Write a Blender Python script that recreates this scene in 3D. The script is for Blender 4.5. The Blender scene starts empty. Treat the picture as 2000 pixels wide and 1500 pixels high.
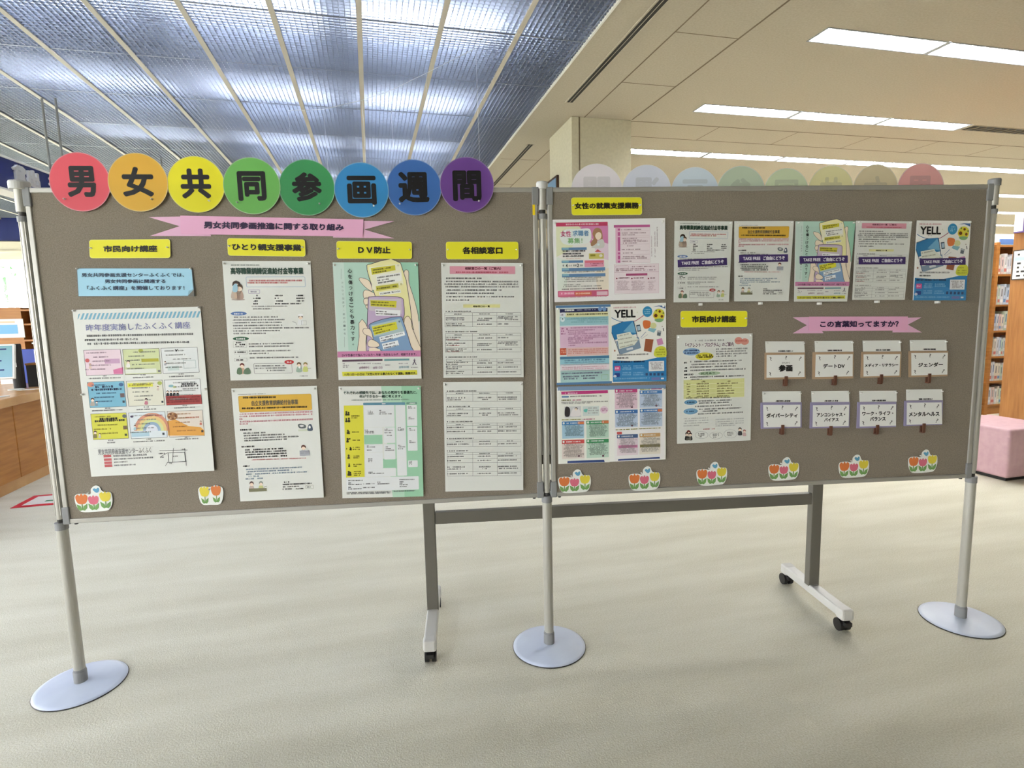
import bpy, bmesh, math, random
from mathutils import Vector, Matrix
from mathutils.geometry import tessellate_polygon
S = bpy.context.scene
COL = S.collection
random.seed(7)
PI = math.pi
H = 3.533                       # ceiling height
# ---------------------------------------------------------------- camera, world, lights, exposure
cd = bpy.data.cameras.new('camera'); cam = bpy.data.objects.new('camera', cd); COL.objects.link(cam)
_r, _u, _f = (Vector((0.96964, -0.24346, -0.02286)), Vector((0.05149, 0.11186, 0.99239)), Vector((0.23905, 0.96344, -0.12100)))
cam.matrix_world = Matrix(((_r.x, _u.x, -_f.x, 0), (_r.y, _u.y, -_f.y, 0), (_r.z, _u.z, -_f.z, 1.3333), (0, 0, 0, 1)))
cd.sensor_width = 36; cd.lens = 1094.53/2000*36; cd.clip_start = 0.05; cd.clip_end = 200
S.camera = cam
W = bpy.data.worlds.new('overcast_sky'); S.world = W; W.use_nodes = True
W.node_tree.nodes['Background'].inputs[0].default_value = (0.97, 0.98, 1.0, 1)
SKY = 9.5; TUBE = 82.0; PLENUM = 96.0
W.node_tree.nodes['Background'].inputs[1].default_value = SKY
S.view_settings.view_transform = 'Standard'; S.view_settings.look = 'None'
S.view_settings.gamma = 1; S.view_settings.use_curve_mapping = False
S.view_settings.exposure = 0.68

# ---------------------------------------------------------------- materials
def lin(c):
    c = c/255
    return c/12.92 if c <= 0.04045 else ((c+0.055)/1.055)**2.4
def L3(c): return (lin(c[0]), lin(c[1]), lin(c[2]), 1)
def mat(name, col, rough=0.6, metal=0.0, spec=0.4):
    m = bpy.data.materials.new(name); m.use_nodes = True
    b = m.node_tree.nodes['Principled BSDF']
    b.inputs['Base Color'].default_value = L3(col); b.inputs['Roughness'].default_value = rough
    b.inputs['Metallic'].default_value = metal; b.inputs['Specular IOR Level'].default_value = spec
    return m
def noisy(m, c1, c2, scale=(40, 40, 40), detail=4, bump=0.0, lo=0.35, hi=0.65, bscale=None, kind='noise'):
    nt = m.node_tree; N = nt.nodes; K = nt.links; b = N['Principled BSDF']
    tc = N.new('ShaderNodeTexCoord'); mp = N.new('ShaderNodeMapping'); mp.inputs['Scale'].default_value = scale
    K.new(tc.outputs['Object'], mp.inputs[0])
    n = N.new('ShaderNodeTexNoise'); n.inputs['Scale'].default_value = 1; n.inputs['Detail'].default_value = detail
    K.new(mp.outputs[0], n.inputs['Vector'])
    r = N.new('ShaderNodeValToRGB'); r.color_ramp.elements[0].position = lo; r.color_ramp.elements[1].position = hi
    r.color_ramp.elements[0].color = L3(c1); r.color_ramp.elements[1].color = L3(c2)
    K.new(n.outputs['Fac'], r.inputs[0]); K.new(r.outputs[0], b.inputs['Base Color'])
    if bump:
        mp2 = N.new('ShaderNodeMapping'); mp2.inputs['Scale'].default_value = bscale or scale
        K.new(tc.outputs['Object'], mp2.inputs[0])
        n2 = N.new('ShaderNodeTexNoise'); n2.inputs['Scale'].default_value = 1; n2.inputs['Detail'].default_value = 3
        K.new(mp2.outputs[0], n2.inputs['Vector'])
        bp = N.new('ShaderNodeBump'); bp.inputs['Strength'].default_value = bump; bp.inputs['Distance'].default_value = 0.004
        K.new(n2.outputs['Fac'], bp.inputs['Height']); K.new(bp.outputs[0], b.inputs['Normal'])
    return m, r
def emit(name, col, s):
    m = bpy.data.materials.new(name); m.use_nodes = True; b = m.node_tree.nodes['Principled BSDF']
    b.inputs['Base Color'].default_value = L3(col); b.inputs['Emission Color'].default_value = L3(col)
    b.inputs['Emission Strength'].default_value = s
    return m
M = {}
M['fabric'], _ = noisy(mat('board_fabric', (134, 125, 113), 0.95, spec=0.1), (126, 118, 105), (141, 132, 119), (260, 260, 260), 2, 0.35, bscale=(500, 500, 500))
M['alu'] = mat('aluminium', (166, 164, 157), 0.42, 0.4)
M['pole'] = mat('silver_pole', (176, 174, 166), 0.38, 0.4)
M['grey_plastic'] = mat('grey_plastic', (132, 133, 134), 0.5)
M['pale_plastic'] = mat('pale_plastic', (196, 196, 194), 0.45)
M['dark_plastic'] = mat('dark_plastic', (52, 50, 48), 0.5)
M['base_metal'], _ = noisy(mat('blue_grey_disc', (196, 205, 222), 0.4), (192, 201, 219), (201, 210, 226), (8, 8, 8), 3)
M['rack'] = mat('rack_paint', (98, 95, 86), 0.5)
M['rack_foot'] = mat('rack_foot_paint', (190, 189, 184), 0.4)
M['rubber'] = mat('black_rubber', (32, 31, 30), 0.5)
M['wood'], _ = noisy(mat('oak_veneer', (170, 115, 55), 0.45), (160, 104, 48), (178, 122, 60), (3, 3, 34), 5)
M['wood_top'], _ = noisy(mat('oak_top', (200, 155, 100), 0.28, spec=0.6), (186, 138, 84), (210, 166, 112), (34, 3, 3), 5)
M['wood_dark'], _ = noisy(mat('walnut_panel', (150, 100, 48), 0.5), (136, 88, 38), (160, 108, 54), (30, 30, 2.5), 5)
M['dark'] = mat('dark_brown_frame', (60, 38, 28), 0.5)
M['white'] = mat('white_paint', (228, 228, 224), 0.6)
M['cream'] = mat('cream_wall', (214, 206, 186), 0.8)
M['plaster'], _ = noisy(mat('ceiling_plaster', (176, 168, 152), 0.92, spec=0.1), (172, 164, 148), (180, 172, 156), (60, 60, 60), 3, 0.2, bscale=(160, 160, 160))
M['joint'] = mat('ceiling_joint', (112, 100, 82), 0.9)
M['black'] = mat('slot_black', (34, 32, 30), 0.7)
M['column'], _ = noisy(mat('column_paint', (192, 186, 164), 0.85), (188, 182, 160), (196, 190, 168), (30, 30, 30), 3)
M['navy'] = mat('navy_sign', (22, 34, 96), 0.45)
M['letter'] = mat('white_letter', (252, 252, 252), 0.5)
M['tbar'] = mat('ceiling_tee', (188, 182, 170), 0.5)
M['louvre'] = mat('louvre_blade', (160, 166, 177), 0.3, 0.7)
M['plenum'], _ = noisy(mat('plenum_dark', (70, 76, 84), 0.9), (38, 42, 46), (104, 110, 118), (.7, 1.6, 1), 3)
M['tube'] = emit('fluorescent_tube', (252, 250, 248), TUBE)
M['tube_plenum'] = emit('plenum_tube', (236, 242, 255), PLENUM)
M['reflector'] = mat('white_reflector', (240, 244, 246), 0.3, 0.3)
M['louvre_fix'] = mat('fixture_louvre', (128, 134, 142), 0.4, 0.2)
M['vent'] = mat('vent_grey', (108, 98, 80), 0.7)
M['pink_vinyl'], _ = noisy(mat('pink_vinyl', (196, 160, 168), 0.5), (192, 156, 164), (200, 165, 172), (20, 20, 20), 3, 0.1, bscale=(200, 200, 200))
M['leather'] = mat('brown_leather', (98, 62, 46), 0.6)
M['thread'] = mat('nylon_thread', (226, 232, 236), 0.3)
M['foliage'] = mat('foliage', (70, 130, 66), 0.7)
M['leaf'] = mat('ground_outside', (190, 195, 180), 0.9)
def glassy(name, tint, fac):
    m = bpy.data.materials.new(name); m.use_nodes = True; N = m.node_tree.nodes; K = m.node_tree.links
    N.remove(N['Principled BSDF']); o = N['Material Output']
    t = N.new('ShaderNodeBsdfTransparent'); g = N.new('ShaderNodeBsdfGlossy'); x = N.new('ShaderNodeMixShader')
    g.inputs['Roughness'].default_value = 0.05; g.inputs['Color'].default_value = L3(tint)
    x.inputs[0].default_value = fac; K.new(t.outputs[0], x.inputs[1]); K.new(g.outputs[0], x.inputs[2]); K.new(x.outputs[0], o.inputs[0])
    return m
M['glass'] = glassy('window_glass', (240, 248, 250), 0.06)
M['clear'] = glassy('clear_sleeve', (235, 235, 232), 0.03); M['clear'].node_tree.nodes['Glossy BSDF'].inputs['Roughness'].default_value = 0.3
# floor carpet: brushed pile, soft streaks
m = mat('beige_carpet', (205, 198, 176), 0.97, spec=0.05); M['carpet'] = m
nt = m.node_tree; N = nt.nodes; K = nt.links; b = N['Principled BSDF']
tc = N.new('ShaderNodeTexCoord')
def nz(sc, det, rot=0):
    mp = N.new('ShaderNodeMapping'); mp.inputs['Scale'].default_value = sc; mp.inputs['Rotation'].default_value = (0, 0, rot)
    n = N.new('ShaderNodeTexNoise'); n.inputs['Scale'].default_value = 1; n.inputs['Detail'].default_value = det
    K.new(tc.outputs['Object'], mp.inputs[0]); K.new(mp.outputs[0], n.inputs['Vector']); return n
n1 = nz((1.1, 6.5, 1), 4, 0.25); n2 = nz((190, 190, 190), 2)
rp = N.new('ShaderNodeValToRGB'); rp.color_ramp.elements[0].position = 0.3; rp.color_ramp.elements[1].position = 0.72
rp.color_ramp.elements[0].color = L3((200, 196, 178)); rp.color_ramp.elements[1].color = L3((214, 211, 195))
K.new(n1.outputs['Fac'], rp.inputs[0])
mx = N.new('ShaderNodeMix'); mx.data_type = 'RGBA'; mx.blend_type = 'OVERLAY'; mx.inputs[0].default_value = 0.45
K.new(rp.outputs[0], mx.inputs[6]); K.new(n2.outputs['Fac'], mx.inputs[7]); K.new(mx.outputs[2], b.inputs['Base Color'])
bp = N.new('ShaderNodeBump'); bp.inputs['Strength'].default_value = 0.35; bp.inputs['Distance'].default_value = 0.004
K.new(n2.outputs['Fac'], bp.inputs['Height']); K.new(bp.outputs[0], b.inputs['Normal'])
# printing ink: colour comes from the printed shapes themselves
m = bpy.data.materials.new('printing_ink'); m.use_nodes = True; N = m.node_tree.nodes
at = N.new('ShaderNodeVertexColor'); at.layer_name = 'ink'
m.node_tree.links.new(at.outputs[0], N['Principled BSDF'].inputs['Base Color'])
N['Principled BSDF'].inputs['Roughness'].default_value = 0.5; N['Principled BSDF'].inputs['Specular IOR Level'].default_value = 0.25
M['ink'] = m
_paper = {}
def thin_paper(c):                                   # laminated sheet that lets a little light through
    k = ('thin', c)
    if k not in _paper:
        m = mat('thin_paper_%02x%02x%02x' % c, c, 0.45, spec=0.35); N = m.node_tree.nodes; K = m.node_tree.links
        t = N.new('ShaderNodeBsdfTranslucent'); t.inputs[0].default_value = L3(tuple(min(255, int(v*.6+100)) for v in c)); x = N.new('ShaderNodeMixShader'); x.inputs[0].default_value = 0.28
        K.new(N['Principled BSDF'].outputs[0], x.inputs[1]); K.new(t.outputs[0], x.inputs[2]); K.new(x.outputs[0], N['Material Output'].inputs[0]); _paper[k] = m
    return _paper[k]
def paper(c):
    if c not in _paper: _paper[c] = mat('paper_%02x%02x%02x' % c, c, 0.5, spec=0.3)
    return _paper[c]

# ---------------------------------------------------------------- mesh helpers
def link(name, bm, m, parent=None, loc=(0, 0, 0), smooth=False):
    me = bpy.data.meshes.new(name); bm.to_mesh(me); bm.free()
    for x in (m if isinstance(m, (list, tuple)) else [m]): me.materials.append(x)
    if smooth:
        for p in me.polygons: p.use_smooth = True
    o = bpy.data.objects.new(name, me); COL.objects.link(o); o.location = loc
    if parent: o.parent = parent
    return o
def empty(name, loc=(0, 0, 0), rz=0):
    o = bpy.data.objects.new(name, None); COL.objects.link(o); o.location = loc; o.rotation_euler = (0, 0, rz); return o
def tag(o, label=None, cat=None, group=None, kind=None):
    if label: o['label'] = label
    if cat: o['category'] = cat
    if group: o['group'] = group
    if kind: o['kind'] = kind
    return o
def box(bm, a, b, mi=0):
    x0, y0, z0 = a; x1, y1, z1 = b
    v = [bm.verts.new(p) for p in ((x0, y0, z0), (x1, y0, z0), (x1, y1, z0), (x0, y1, z0), (x0, y0, z1), (x1, y0, z1), (x1, y1, z1), (x0, y1, z1))]
    for f in ((3, 2, 1, 0), (4, 5, 6, 7), (0, 1, 5, 4), (1, 2, 6, 5), (2, 3, 7, 6), (3, 0, 4, 7)):
        bm.faces.new([v[i] for i in f]).material_index = mi
    return v
def bxm(a, b, bevel=0.0, seg=2):
    bm = bmesh.new(); box(bm, a, b)
    if bevel: bmesh.ops.bevel(bm, geom=bm.edges[:], offset=bevel, segments=seg, affect='EDGES', profile=0.5)
    return bm
def lathe(bm, prof, n=32, c=(0, 0, 0)):
    rings = []
    for r, z in prof:
        rings.append([bm.verts.new((c[0]+r*math.cos(2*PI*i/n), c[1]+r*math.sin(2*PI*i/n), c[2]+z)) for i in range(n)] if r > 1e-6 else [bm.verts.new((c[0], c[1], c[2]+z))])
    for A, B in zip(rings, rings[1:]):
        for i in range(n):
            j = (i+1) % n
            if len(A) == 1 and len(B) == 1: continue
            if len(A) == 1: bm.faces.new((A[0], B[j], B[i]))
            elif len(B) == 1: bm.faces.new((A[i], A[j], B[0]))
            else: bm.faces.new((A[i], A[j], B[j], B[i]))
    bmesh.ops.recalc_face_normals(bm, faces=bm.faces[:])
def rod(bm, p, q, r, n=8):
    p, q = Vector(p), Vector(q); d = (q-p).normalized()
    a = d.orthogonal().normalized(); b = d.cross(a)
    A = [bm.verts.new(p+(a*math.cos(2*PI*i/n)+b*math.sin(2*PI*i/n))*r) for i in range(n)]
    B = [bm.verts.new(q+(a*math.cos(2*PI*i/n)+b*math.sin(2*PI*i/n))*r) for i in range(n)]
    for i in range(n): bm.faces.new((A[i], A[(i+1) % n], B[(i+1) % n], B[i]))
    bm.faces.new(A[::-1]); bm.faces.new(B)
def obox(bm, c, dx, dy, hx, hy, z0, z1):
    c = Vector((c[0], c[1], 0)); dx = Vector((dx[0], dx[1], 0)); dy = Vector((dy[0], dy[1], 0))
    P = [c-dx*hx-dy*hy, c+dx*hx-dy*hy, c+dx*hx+dy*hy, c-dx*hx+dy*hy]
    v = [bm.verts.new((p.x, p.y, z)) for z in (z0, z1) for p in P]
    for f in ((3, 2, 1, 0), (4, 5, 6, 7), (0, 1, 5, 4), (1, 2, 6, 5), (2, 3, 7, 6), (3, 0, 4, 7)): bm.faces.new([v[i] for i in f])
_tc = {}
def glyphs(s):
    if s in _tc: return _tc[s]
    c = bpy.data.curves.new('t', 'FONT'); c.body = s; c.size = 1; c.resolution_u = 2
    o = bpy.data.objects.new('t', c); COL.objects.link(o)
    dg = bpy.context.evaluated_depsgraph_get(); dg.update()
    ev = o.evaluated_get(dg); me = ev.to_mesh()
    V = [(v.co.x, v.co.y) for v in me.vertices]; F = [tuple(p.vertices) for p in me.polygons]
    ev.to_mesh_clear(); bpy.data.objects.remove(o); bpy.data.curves.remove(c)
    if V:
        x0 = min(v[0] for v in V); x1 = max(v[0] for v in V); y0 = min(v[1] for v in V); y1 = max(v[1] for v in V)
        w = max(x1-x0, 1e-6); h = max(y1-y0, 1e-6)
        V = [((x-x0)/w, (y1-y)/h) for x, y in V]          # 0..1, y down
    _tc[s] = (V, F); return _tc[s]

# ---------------------------------------------------------------- the two boards' planes
PL = Vector((-1.118, 2.286, 0)); PC = Vector((0.635, 2.034, 0)); PR = Vector((2.377, 1.728, 0))
BD = {}
for k, a, b_ in (('L', PL, PC), ('R', PC, PR)):
    d = (b_-a).normalized(); BD[k] = (a, d, Vector((d.y, -d.x, 0)))
def on_board(k, s, z, off): a, d, n = BD[k]; return a+d*s+n*off+Vector((0, 0, z))
FACE = 0.008                                             # fabric face, in front of the pole axis

class Sheet:
    """a flat printed sheet hung on a board; drawing coordinates run inside the quad `px`"""
    def __init__(s, name, label, cat, k, corners, px, col=(224, 226, 222), off=0.003, tilt=0.006, th=0.0006, group=None, rad=0.0, curl=0.0, shape=None, thin=False):
        s.k = k; s.c = corners; s.off = FACE+off; s.tilt = tilt; s.th = th
        s.W = (Vector(corners[1])-Vector(corners[0])).length; s.H = (Vector(corners[3])-Vector(corners[0])).length
        s.remap(px)
        s.org = on_board(k, (corners[0][0]+corners[1][0])/2, (corners[0][1]+corners[1][1])/2, s.off)
        bm = bmesh.new()
        pts = shape or (s.rr(0, 0, s.W, s.H, rad) if rad else [(0, 0), (s.W, 0), (s.W, s.H), (0, s.H)])
        A = [bm.verts.new(s.w(x, y, 0)) for x, y in pts]; B = [bm.verts.new(s.w(x, y, -th)) for x, y in pts]
        if len(pts) > 4:
            for t in tessellate_polygon([[Vector((x, y, 0)) for x, y in pts]]):
                bm.faces.new([A[i] for i in t]); bm.faces.new([B[i] for i in t[::-1]])
        else: bm.faces.new(A); bm.faces.new(B[::-1])
        n = len(pts)
        for i in range(n): bm.faces.new((A[i], B[i], B[(i+1) % n], A[(i+1) % n]))
        bmesh.ops.recalc_face_normals(bm, faces=bm.faces[:])
        s.o = link(name, bm, thin_paper(col) if thin else paper(col), loc=s.org); tag(s.o, label, cat, group)
        s.cur = None
    def w(s, x, y, d):
        u = x/s.W; v = y/s.H; c = s.c
        S_ = (c[0][0]*(1-u)+c[1][0]*u)*(1-v)+(c[3][0]*(1-u)+c[2][0]*u)*v
        Z_ = (c[0][1]*(1-u)+c[1][1]*u)*(1-v)+(c[3][1]*(1-u)+c[2][1]*u)*v
        return on_board(s.k, S_, Z_, s.off+s.tilt*v+d)-s.org
    def remap(s, q):
        (x0, y0), (x1, y1), (x2, y2), (x3, y3) = q       # homography unit square -> q, then inverted
        dx1, dx2, sx = x1-x2, x3-x2, x0-x1+x2-x3; dy1, dy2, sy = y1-y2, y3-y2, y0-y1+y2-y3
        D = dx1*dy2-dx2*dy1; g = (sx*dy2-dx2*sy)/D; h = (dx1*sy-sx*dy1)/D
        s.Hi = Matrix(((x1-x0+g*x1, x3-x0+h*x3, x0), (y1-y0+g*y1, y3-y0+h*y3, y0), (g, h, 1))).inverted()
        s.sc = s.W/math.hypot(x1-x0, y1-y0)
    def q(s, x, y):
        p = s.Hi @ Vector((x, y, 1)); return (p.x/p.z*s.W, p.y/p.z*s.H)
    # parts
    def part(s, name, label=None):
        s.end(); s.cur = [name, [], [], [], label]; return s
    def end(s):
        if not s.cur or not s.cur[1]: s.cur = None; return
        name, V, F, C, label = s.cur
        me = bpy.data.meshes.new(name); me.from_pydata([s.w(*v) for v in V], [], F); me.materials.append(M['ink'])
        at = me.color_attributes.new('ink', 'FLOAT_COLOR', 'CORNER'); i = 0; buf = []
        for f, c in zip(F, C):
            g = .3*c[0]+.59*c[1]+.11*c[2]; c = tuple((v*.84+g*.16)*.97 for v in c)      # offset inks are a little dull
            buf.extend(L3(c)*len(f))
        at.data.foreach_set('color', buf)
        o = bpy.data.objects.new(name, me); COL.objects.link(o); o.parent = s.o
        if label: o['label'] = label
        s.cur = None
    def add(s, V, F, c, l):
        n = len(s.cur[1]); s.cur[1].extend((x, y, 0.0002+l*0.00022) for x, y in V)
        s.cur[2].extend(tuple(i+n for i in f) for f in F); s.cur[3].extend([c]*len(F))
    @staticmethod
    def rr(x0, y0, x1, y1, r, n=5):
        r = min(r, (x1-x0)/2-1e-6, (y1-y0)/2-1e-6); P = []
        for cx, cy, a0 in ((x0+r, y0+r, PI), (x1-r, y0+r, 1.5*PI), (x1-r, y1-r, 0), (x0+r, y1-r, .5*PI)):
            P += [(cx+r*math.cos(a0+i/n*PI/2), cy+r*math.sin(a0+i/n*PI/2)) for i in range(n+1)]
        return P
    def R(s, x0, y0, x1, y1, c, l=1, r=0):
        a = s.q(x0, y0); b = s.q(x1, y1)
        P = s.rr(a[0], a[1], b[0], b[1], r*s.sc) if r else [a, (b[0], a[1]), b, (a[0], b[1])]
        s.add(P, [tuple(range(len(P)))], c, l)
    def O(s, x0, y0, x1, y1, c, w=2, l=2, r=0):
        a = s.q(x0, y0); b = s.q(x1, y1); w = w*s.sc
        if r:
            P = s.rr(a[0], a[1], b[0], b[1], r*s.sc); Q = s.rr(a[0]+w, a[1]+w, b[0]-w, b[1]-w, max(r*s.sc-w, w))
        else:
            P = [a, (b[0], a[1]), b, (a[0], b[1])]; Q = [(a[0]+w, a[1]+w), (b[0]-w, a[1]+w), (b[0]-w, b[1]-w), (a[0]+w, b[1]-w)]
        n = len(P); s.add(P+Q, [(i, (i+1) % n, n+(i+1) % n, n+i) for i in range(n)], c, l)
    def E(s, cx, cy, rx, ry, c, l=2, n=20):
        a = s.q(cx, cy); s.add([(a[0]+rx*s.sc*math.cos(2*PI*i/n), a[1]+ry*s.sc*math.sin(2*PI*i/n)) for i in range(n)], [tuple(range(n))], c, l)
    @staticmethod
    def smooth(P, closed=True, n=4):
        out = []; m_ = len(P)
        for i in range(m_ if closed else m_-1):
            if closed: p = [P[(i+j) % m_] for j in (-1, 0, 1, 2)]
            else: p = [P[max(i-1, 0)], P[i], P[i+1], P[min(i+2, m_-1)]]
            for k in range(n):
                t = k/n
                out.append(tuple(0.5*((2*p[1][a])+(-p[0][a]+p[2][a])*t+(2*p[0][a]-5*p[1][a]+4*p[2][a]-p[3][a])*t*t+(-p[0][a]+3*p[1][a]-3*p[2][a]+p[3][a])*t**3) for a in (0, 1)))
        if not closed: out.append(tuple(P[-1]))
        return out
    def P(s, pts, c, l=2, sm=False):
        if sm: pts = s.smooth(pts)
        V = [s.q(*p) for p in pts]
        s.add(V, [tuple(t) for t in tessellate_polygon([[Vector((x, y, 0)) for x, y in V]])], c, l)
    def S(s, pts, w, c, l=3, sm=False, closed=False):
        if sm: pts = s.smooth(pts, closed)
        V = [Vector(s.q(*p)) for p in pts]
        if closed: V.append(V[0])
        w = w*s.sc/2; A = []; F = []
        for i, p in enumerate(V):
            t = (V[min(i+1, len(V)-1)]-V[max(i-1, 0)]).normalized(); nn = Vector((-t.y, t.x))*w
            A += [tuple(p+nn), tuple(p-nn)]
            if i: F.append((2*i-2, 2*i-1, 2*i+1, 2*i))
        s.add(A, F, c, l)
    def T(s, t, x0, y0, x1, y1, c=(25, 25, 25), b=0.0, l=6, mirror=False, shear=0.0):
        a = s.q(x0, y0); e = s.q(x1, y1); s.TB(t, a[0], a[1], e[0], e[1], c, b, l, mirror, shear)
    def TB(s, t, ax, ay, bx, by, c, b, l, mirror=False, shear=0.0):
        V, F = glyphs(t)
        if not V: return
        w = bx-ax; h = by-ay; e = b*h
        ax += e; w -= 2*e; ay += e; h -= 2*e
        for n_, (dx, dy) in enumerate([(0, 0)] if not b else [(e*math.cos(k*PI/4), e*math.sin(k*PI/4)) for k in range(8)]+([(0, 0)] if b > 0.05 else [])):
            s.add([(ax+((1-x) if mirror else x)*w+dx+shear*(0.5-y)*h, ay+y*h+dy) for x, y in V], F, c, l+n_*.05)
    def VT(s, t, x, y0, y1, size, c, b=0.0, l=6):
        n = len(t); a = s.q(x, y0); e = s.q(x, y1); sz = size*s.sc
        for i, ch in enumerate(t):
            f = (i+0.5)/n; cx = a[0]+(e[0]-a[0])*0; cy = a[1]+(e[1]-a[1])*f
            k = 0.36 if ch in '。、' else (0.8 if ch in 'ひとりでつ' else 1)
            if ch == 'ー': s.TB('l', cx-sz*.06, cy-sz*.45, cx+sz*.06, cy+sz*.45, c, b, l); continue
            s.TB(ch, cx-sz*k/2, cy-sz*k/2, cx+sz*k/2, cy+sz*k/2, c, b, l)
    def G(s, x0, y0, x1, h, c=(70, 70, 72), y1=None, l=5, wt=0.2, gap=0.05):
        """a line of print too small to read: a run of stroke clusters"""
        a = Vector(s.q(x0, y0)); e = Vector(s.q(x1, y0 if y1 is None else y1))
        if y1 is None: e.y = a.y
        d = e-a; Ln = d.length; d.normalize(); nn = Vector((-d.y, d.x)); hh = h*s.sc; x = 0.0
        V = []; F = []
        def bar(u0, v0, u1, v1):
            i = len(V)
            for u, v in ((u0, v0), (u1, v0), (u1, v1), (u0, v1)): V.append(tuple(a+d*u+nn*v))
            F.append((i, i+1, i+2, i+3))
        cw = hh*0.95
        while x+cw*.6 < Ln:
            if random.random() > gap:
                q_ = random.random(); w = cw*0.84; t = wt*hh
                ys = (-.42, -.1, .25) if q_ > .45 else ((-.35, .2) if q_ > .2 else (0.0,))
                for yy in ys: bar(x+(random.random()*.15)*w, yy*hh, x+w*(1-random.random()*.15), yy*hh+t)
                for xx in random.sample((.1, .45, .8), 2 if q_ > .3 else 1): bar(x+xx*w, -.45*hh, x+xx*w+t*.8, .45*hh)
            x += cw
        s.add(V, F, c, l)
    def para(s, rows, h, c=(80, 80, 82), **k):
        for x0, y, x1 in rows: s.G(x0, y, x1, h, c, **k)
    def pin(s, x, y, r=0.0042):
        s.end(); a = s.q(x, y); bm = bmesh.new(); c = s.w(a[0], a[1], 0); n = BD[s.k][2]
        R_ = Vector((0, 0, 1)).rotation_difference(n).to_matrix()
        lathe(bm, [(0, 0), (r*.9, 0), (r, .002), (r*.55, .004), (r*.5, .008), (r*.8, .009), (0, .0095)], 10)
        for v in bm.verts: v.co = R_ @ v.co+c
        link('push_pin', bm, M['white'], s.o, smooth=True)
# ================================================================ THE SETTING
def struct(name, bm, m, parent=None, label=None, **k):
    o = link(name, bm, m, parent, **k)
    if not parent: o['kind'] = 'structure'
    if label: o['label'] = label
    return o
X0, X1, Y0, Y1 = -9.0, 22.0, -5.0, 14.0
GX = 1.83                                               # edge between louvre ceiling and plaster ceiling
struct('floor', bxm((X0, Y0, -.1), (X1, Y1, 0)), M['carpet'], label='pale beige carpet floor with faint brushed streaks')
ROWS = [3.96+1.64*k for k in range(-4, 7)]; FW = 0.236; FL = 1.24; FX0 = 3.62
bm = bmesh.new()                                        # plaster ceiling with the fixture bands left open
XE = {}
for k, y in enumerate(ROWS):
    kk = k-4; a0 = 3.62 if kk < 2 else (3.5 if kk == 2 else 3.5+1.24*[0, 0, 0, 3, 5, 7, 9][kk])
    n = {0: 5, 1: 3, 2: 7, 3: 6, 4: 7, 5: 7, 6: 7}.get(kk, 6)
    if kk == 1: a0 = 3.58
    XE[k] = (a0, n)
    if kk < 0: box(bm, (GX, y, H), (X1, y+FW, H+.02)); continue
    box(bm, (GX, y, H), (a0, y+FW, H+.02)); box(bm, (a0+n*FL, y, H), (X1, y+FW, H+.02))
ys = [Y0]+[v for y in ROWS for v in (y, y+FW)]+[Y1]
for i in range(0, len(ys), 2): box(bm, (GX, ys[i], H), (X1, ys[i+1], H+.02))
for f in bm.faces: pass
ceil = struct('ceiling', bm, M['plaster'], label='flat beige plaster ceiling with recessed lights')
# seams, tile strip and slots of the plaster ceiling
bm = bmesh.new()
for (xa, ya, xb, yb, w) in ((2.455, -5, 2.455, 14, .012), (3.03, -5, 3.03, 6.2, .016), (3.03, 6.24, 22, 6.24, .016), (3.03, 6.76, 22, 6.76, .012), (3.03, 9.9, 3.03, 14, .012)):
    if xa == xb: box(bm, (xa-w/2, ya, H-.0015), (xa+w/2, yb, H+.004))
    else: box(bm, (xa, ya-w/2, H-.0015), (xb, ya+w/2, H+.004))
for i in range(-5, 2): box(bm, (2.455, 5.25+.98*(i)-.004, H-.0012), (3.03, 5.25+.98*i+.004, H+.004))
for i in range(0, 3): box(bm, (1.9, 8.0+1.5*(i)-.004, H-.0012), (2.455, 8.0+1.5*i+.004, H+.004))
for i in range(16): box(bm, (4.2+1.12*i, 6.24, H-.0012), (4.208+1.12*i, 6.76, H+.004))
link('ceiling_seam', bm, M['joint'], ceil)
for ya, yb in ((-4.0, -.6), (-.3, 5.82), (7.3, 13.4)):
    bm = bmesh.new(); box(bm, (2.10, ya, H-.004), (2.165, yb, H+.01)); d_ = link('air_slot', bm, M['black'], ceil)
    bm = bmesh.new(); box(bm, (2.085, ya-.01, H-.007), (2.10, yb+.01, H+.01)); box(bm, (2.165, ya-.01, H-.007), (2.18, yb+.01, H+.01)); box(bm, (2.13, ya, H-.006), (2.134, yb, H)); link('slot_rim', bm, M['plaster'], d_)
bm = bmesh.new(); box(bm, (GX-.012, Y0, H-.006), (GX+.006, Y1, H+.09)); link('edge_trim', bm, M['white'], ceil)
# louvre ceiling: panels of thin crossed blades in a grid of tees, lamps in the plenum above
lou = empty('ceiling', (0, 0, H)); lou['kind'] = 'structure'; lou['label'] = 'silvery egg-crate louvre ceiling with cream tees'
PX = 0.605; PY = 0.925; bx0 = 0.034
bm = bmesh.new()
w_, h_ = PX-.036, PY-.012; nx, ny = 14, 22
for i in range(nx+1): x = -w_/2+w_*i/nx; box(bm, (x-.0011, -h_/2, .004), (x+.0011, h_/2, .034))
for j in range(ny+1): y = -h_/2+h_*j/ny; box(bm, (-w_/2, y-.0011, .004), (w_/2, y+.0011, .034))
pm = bpy.data.meshes.new('louvre_panel'); bm.to_mesh(pm); bm.free(); pm.materials.append(M['louvre'])
cols = range(-15, 3); rows = range(-11, 9)
for i in cols:
    for j in rows:
        if i < -8 and j < -2: continue
        o = bpy.data.objects.new('louvre_panel', pm); COL.objects.link(o); o.parent = lou
        o.location = (bx0+PX*(i+.5), 5.50+PY*(j+.5), 0); o.rotation_euler = (random.uniform(-.006, .006), random.uniform(-.006, .006), 0)
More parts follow.
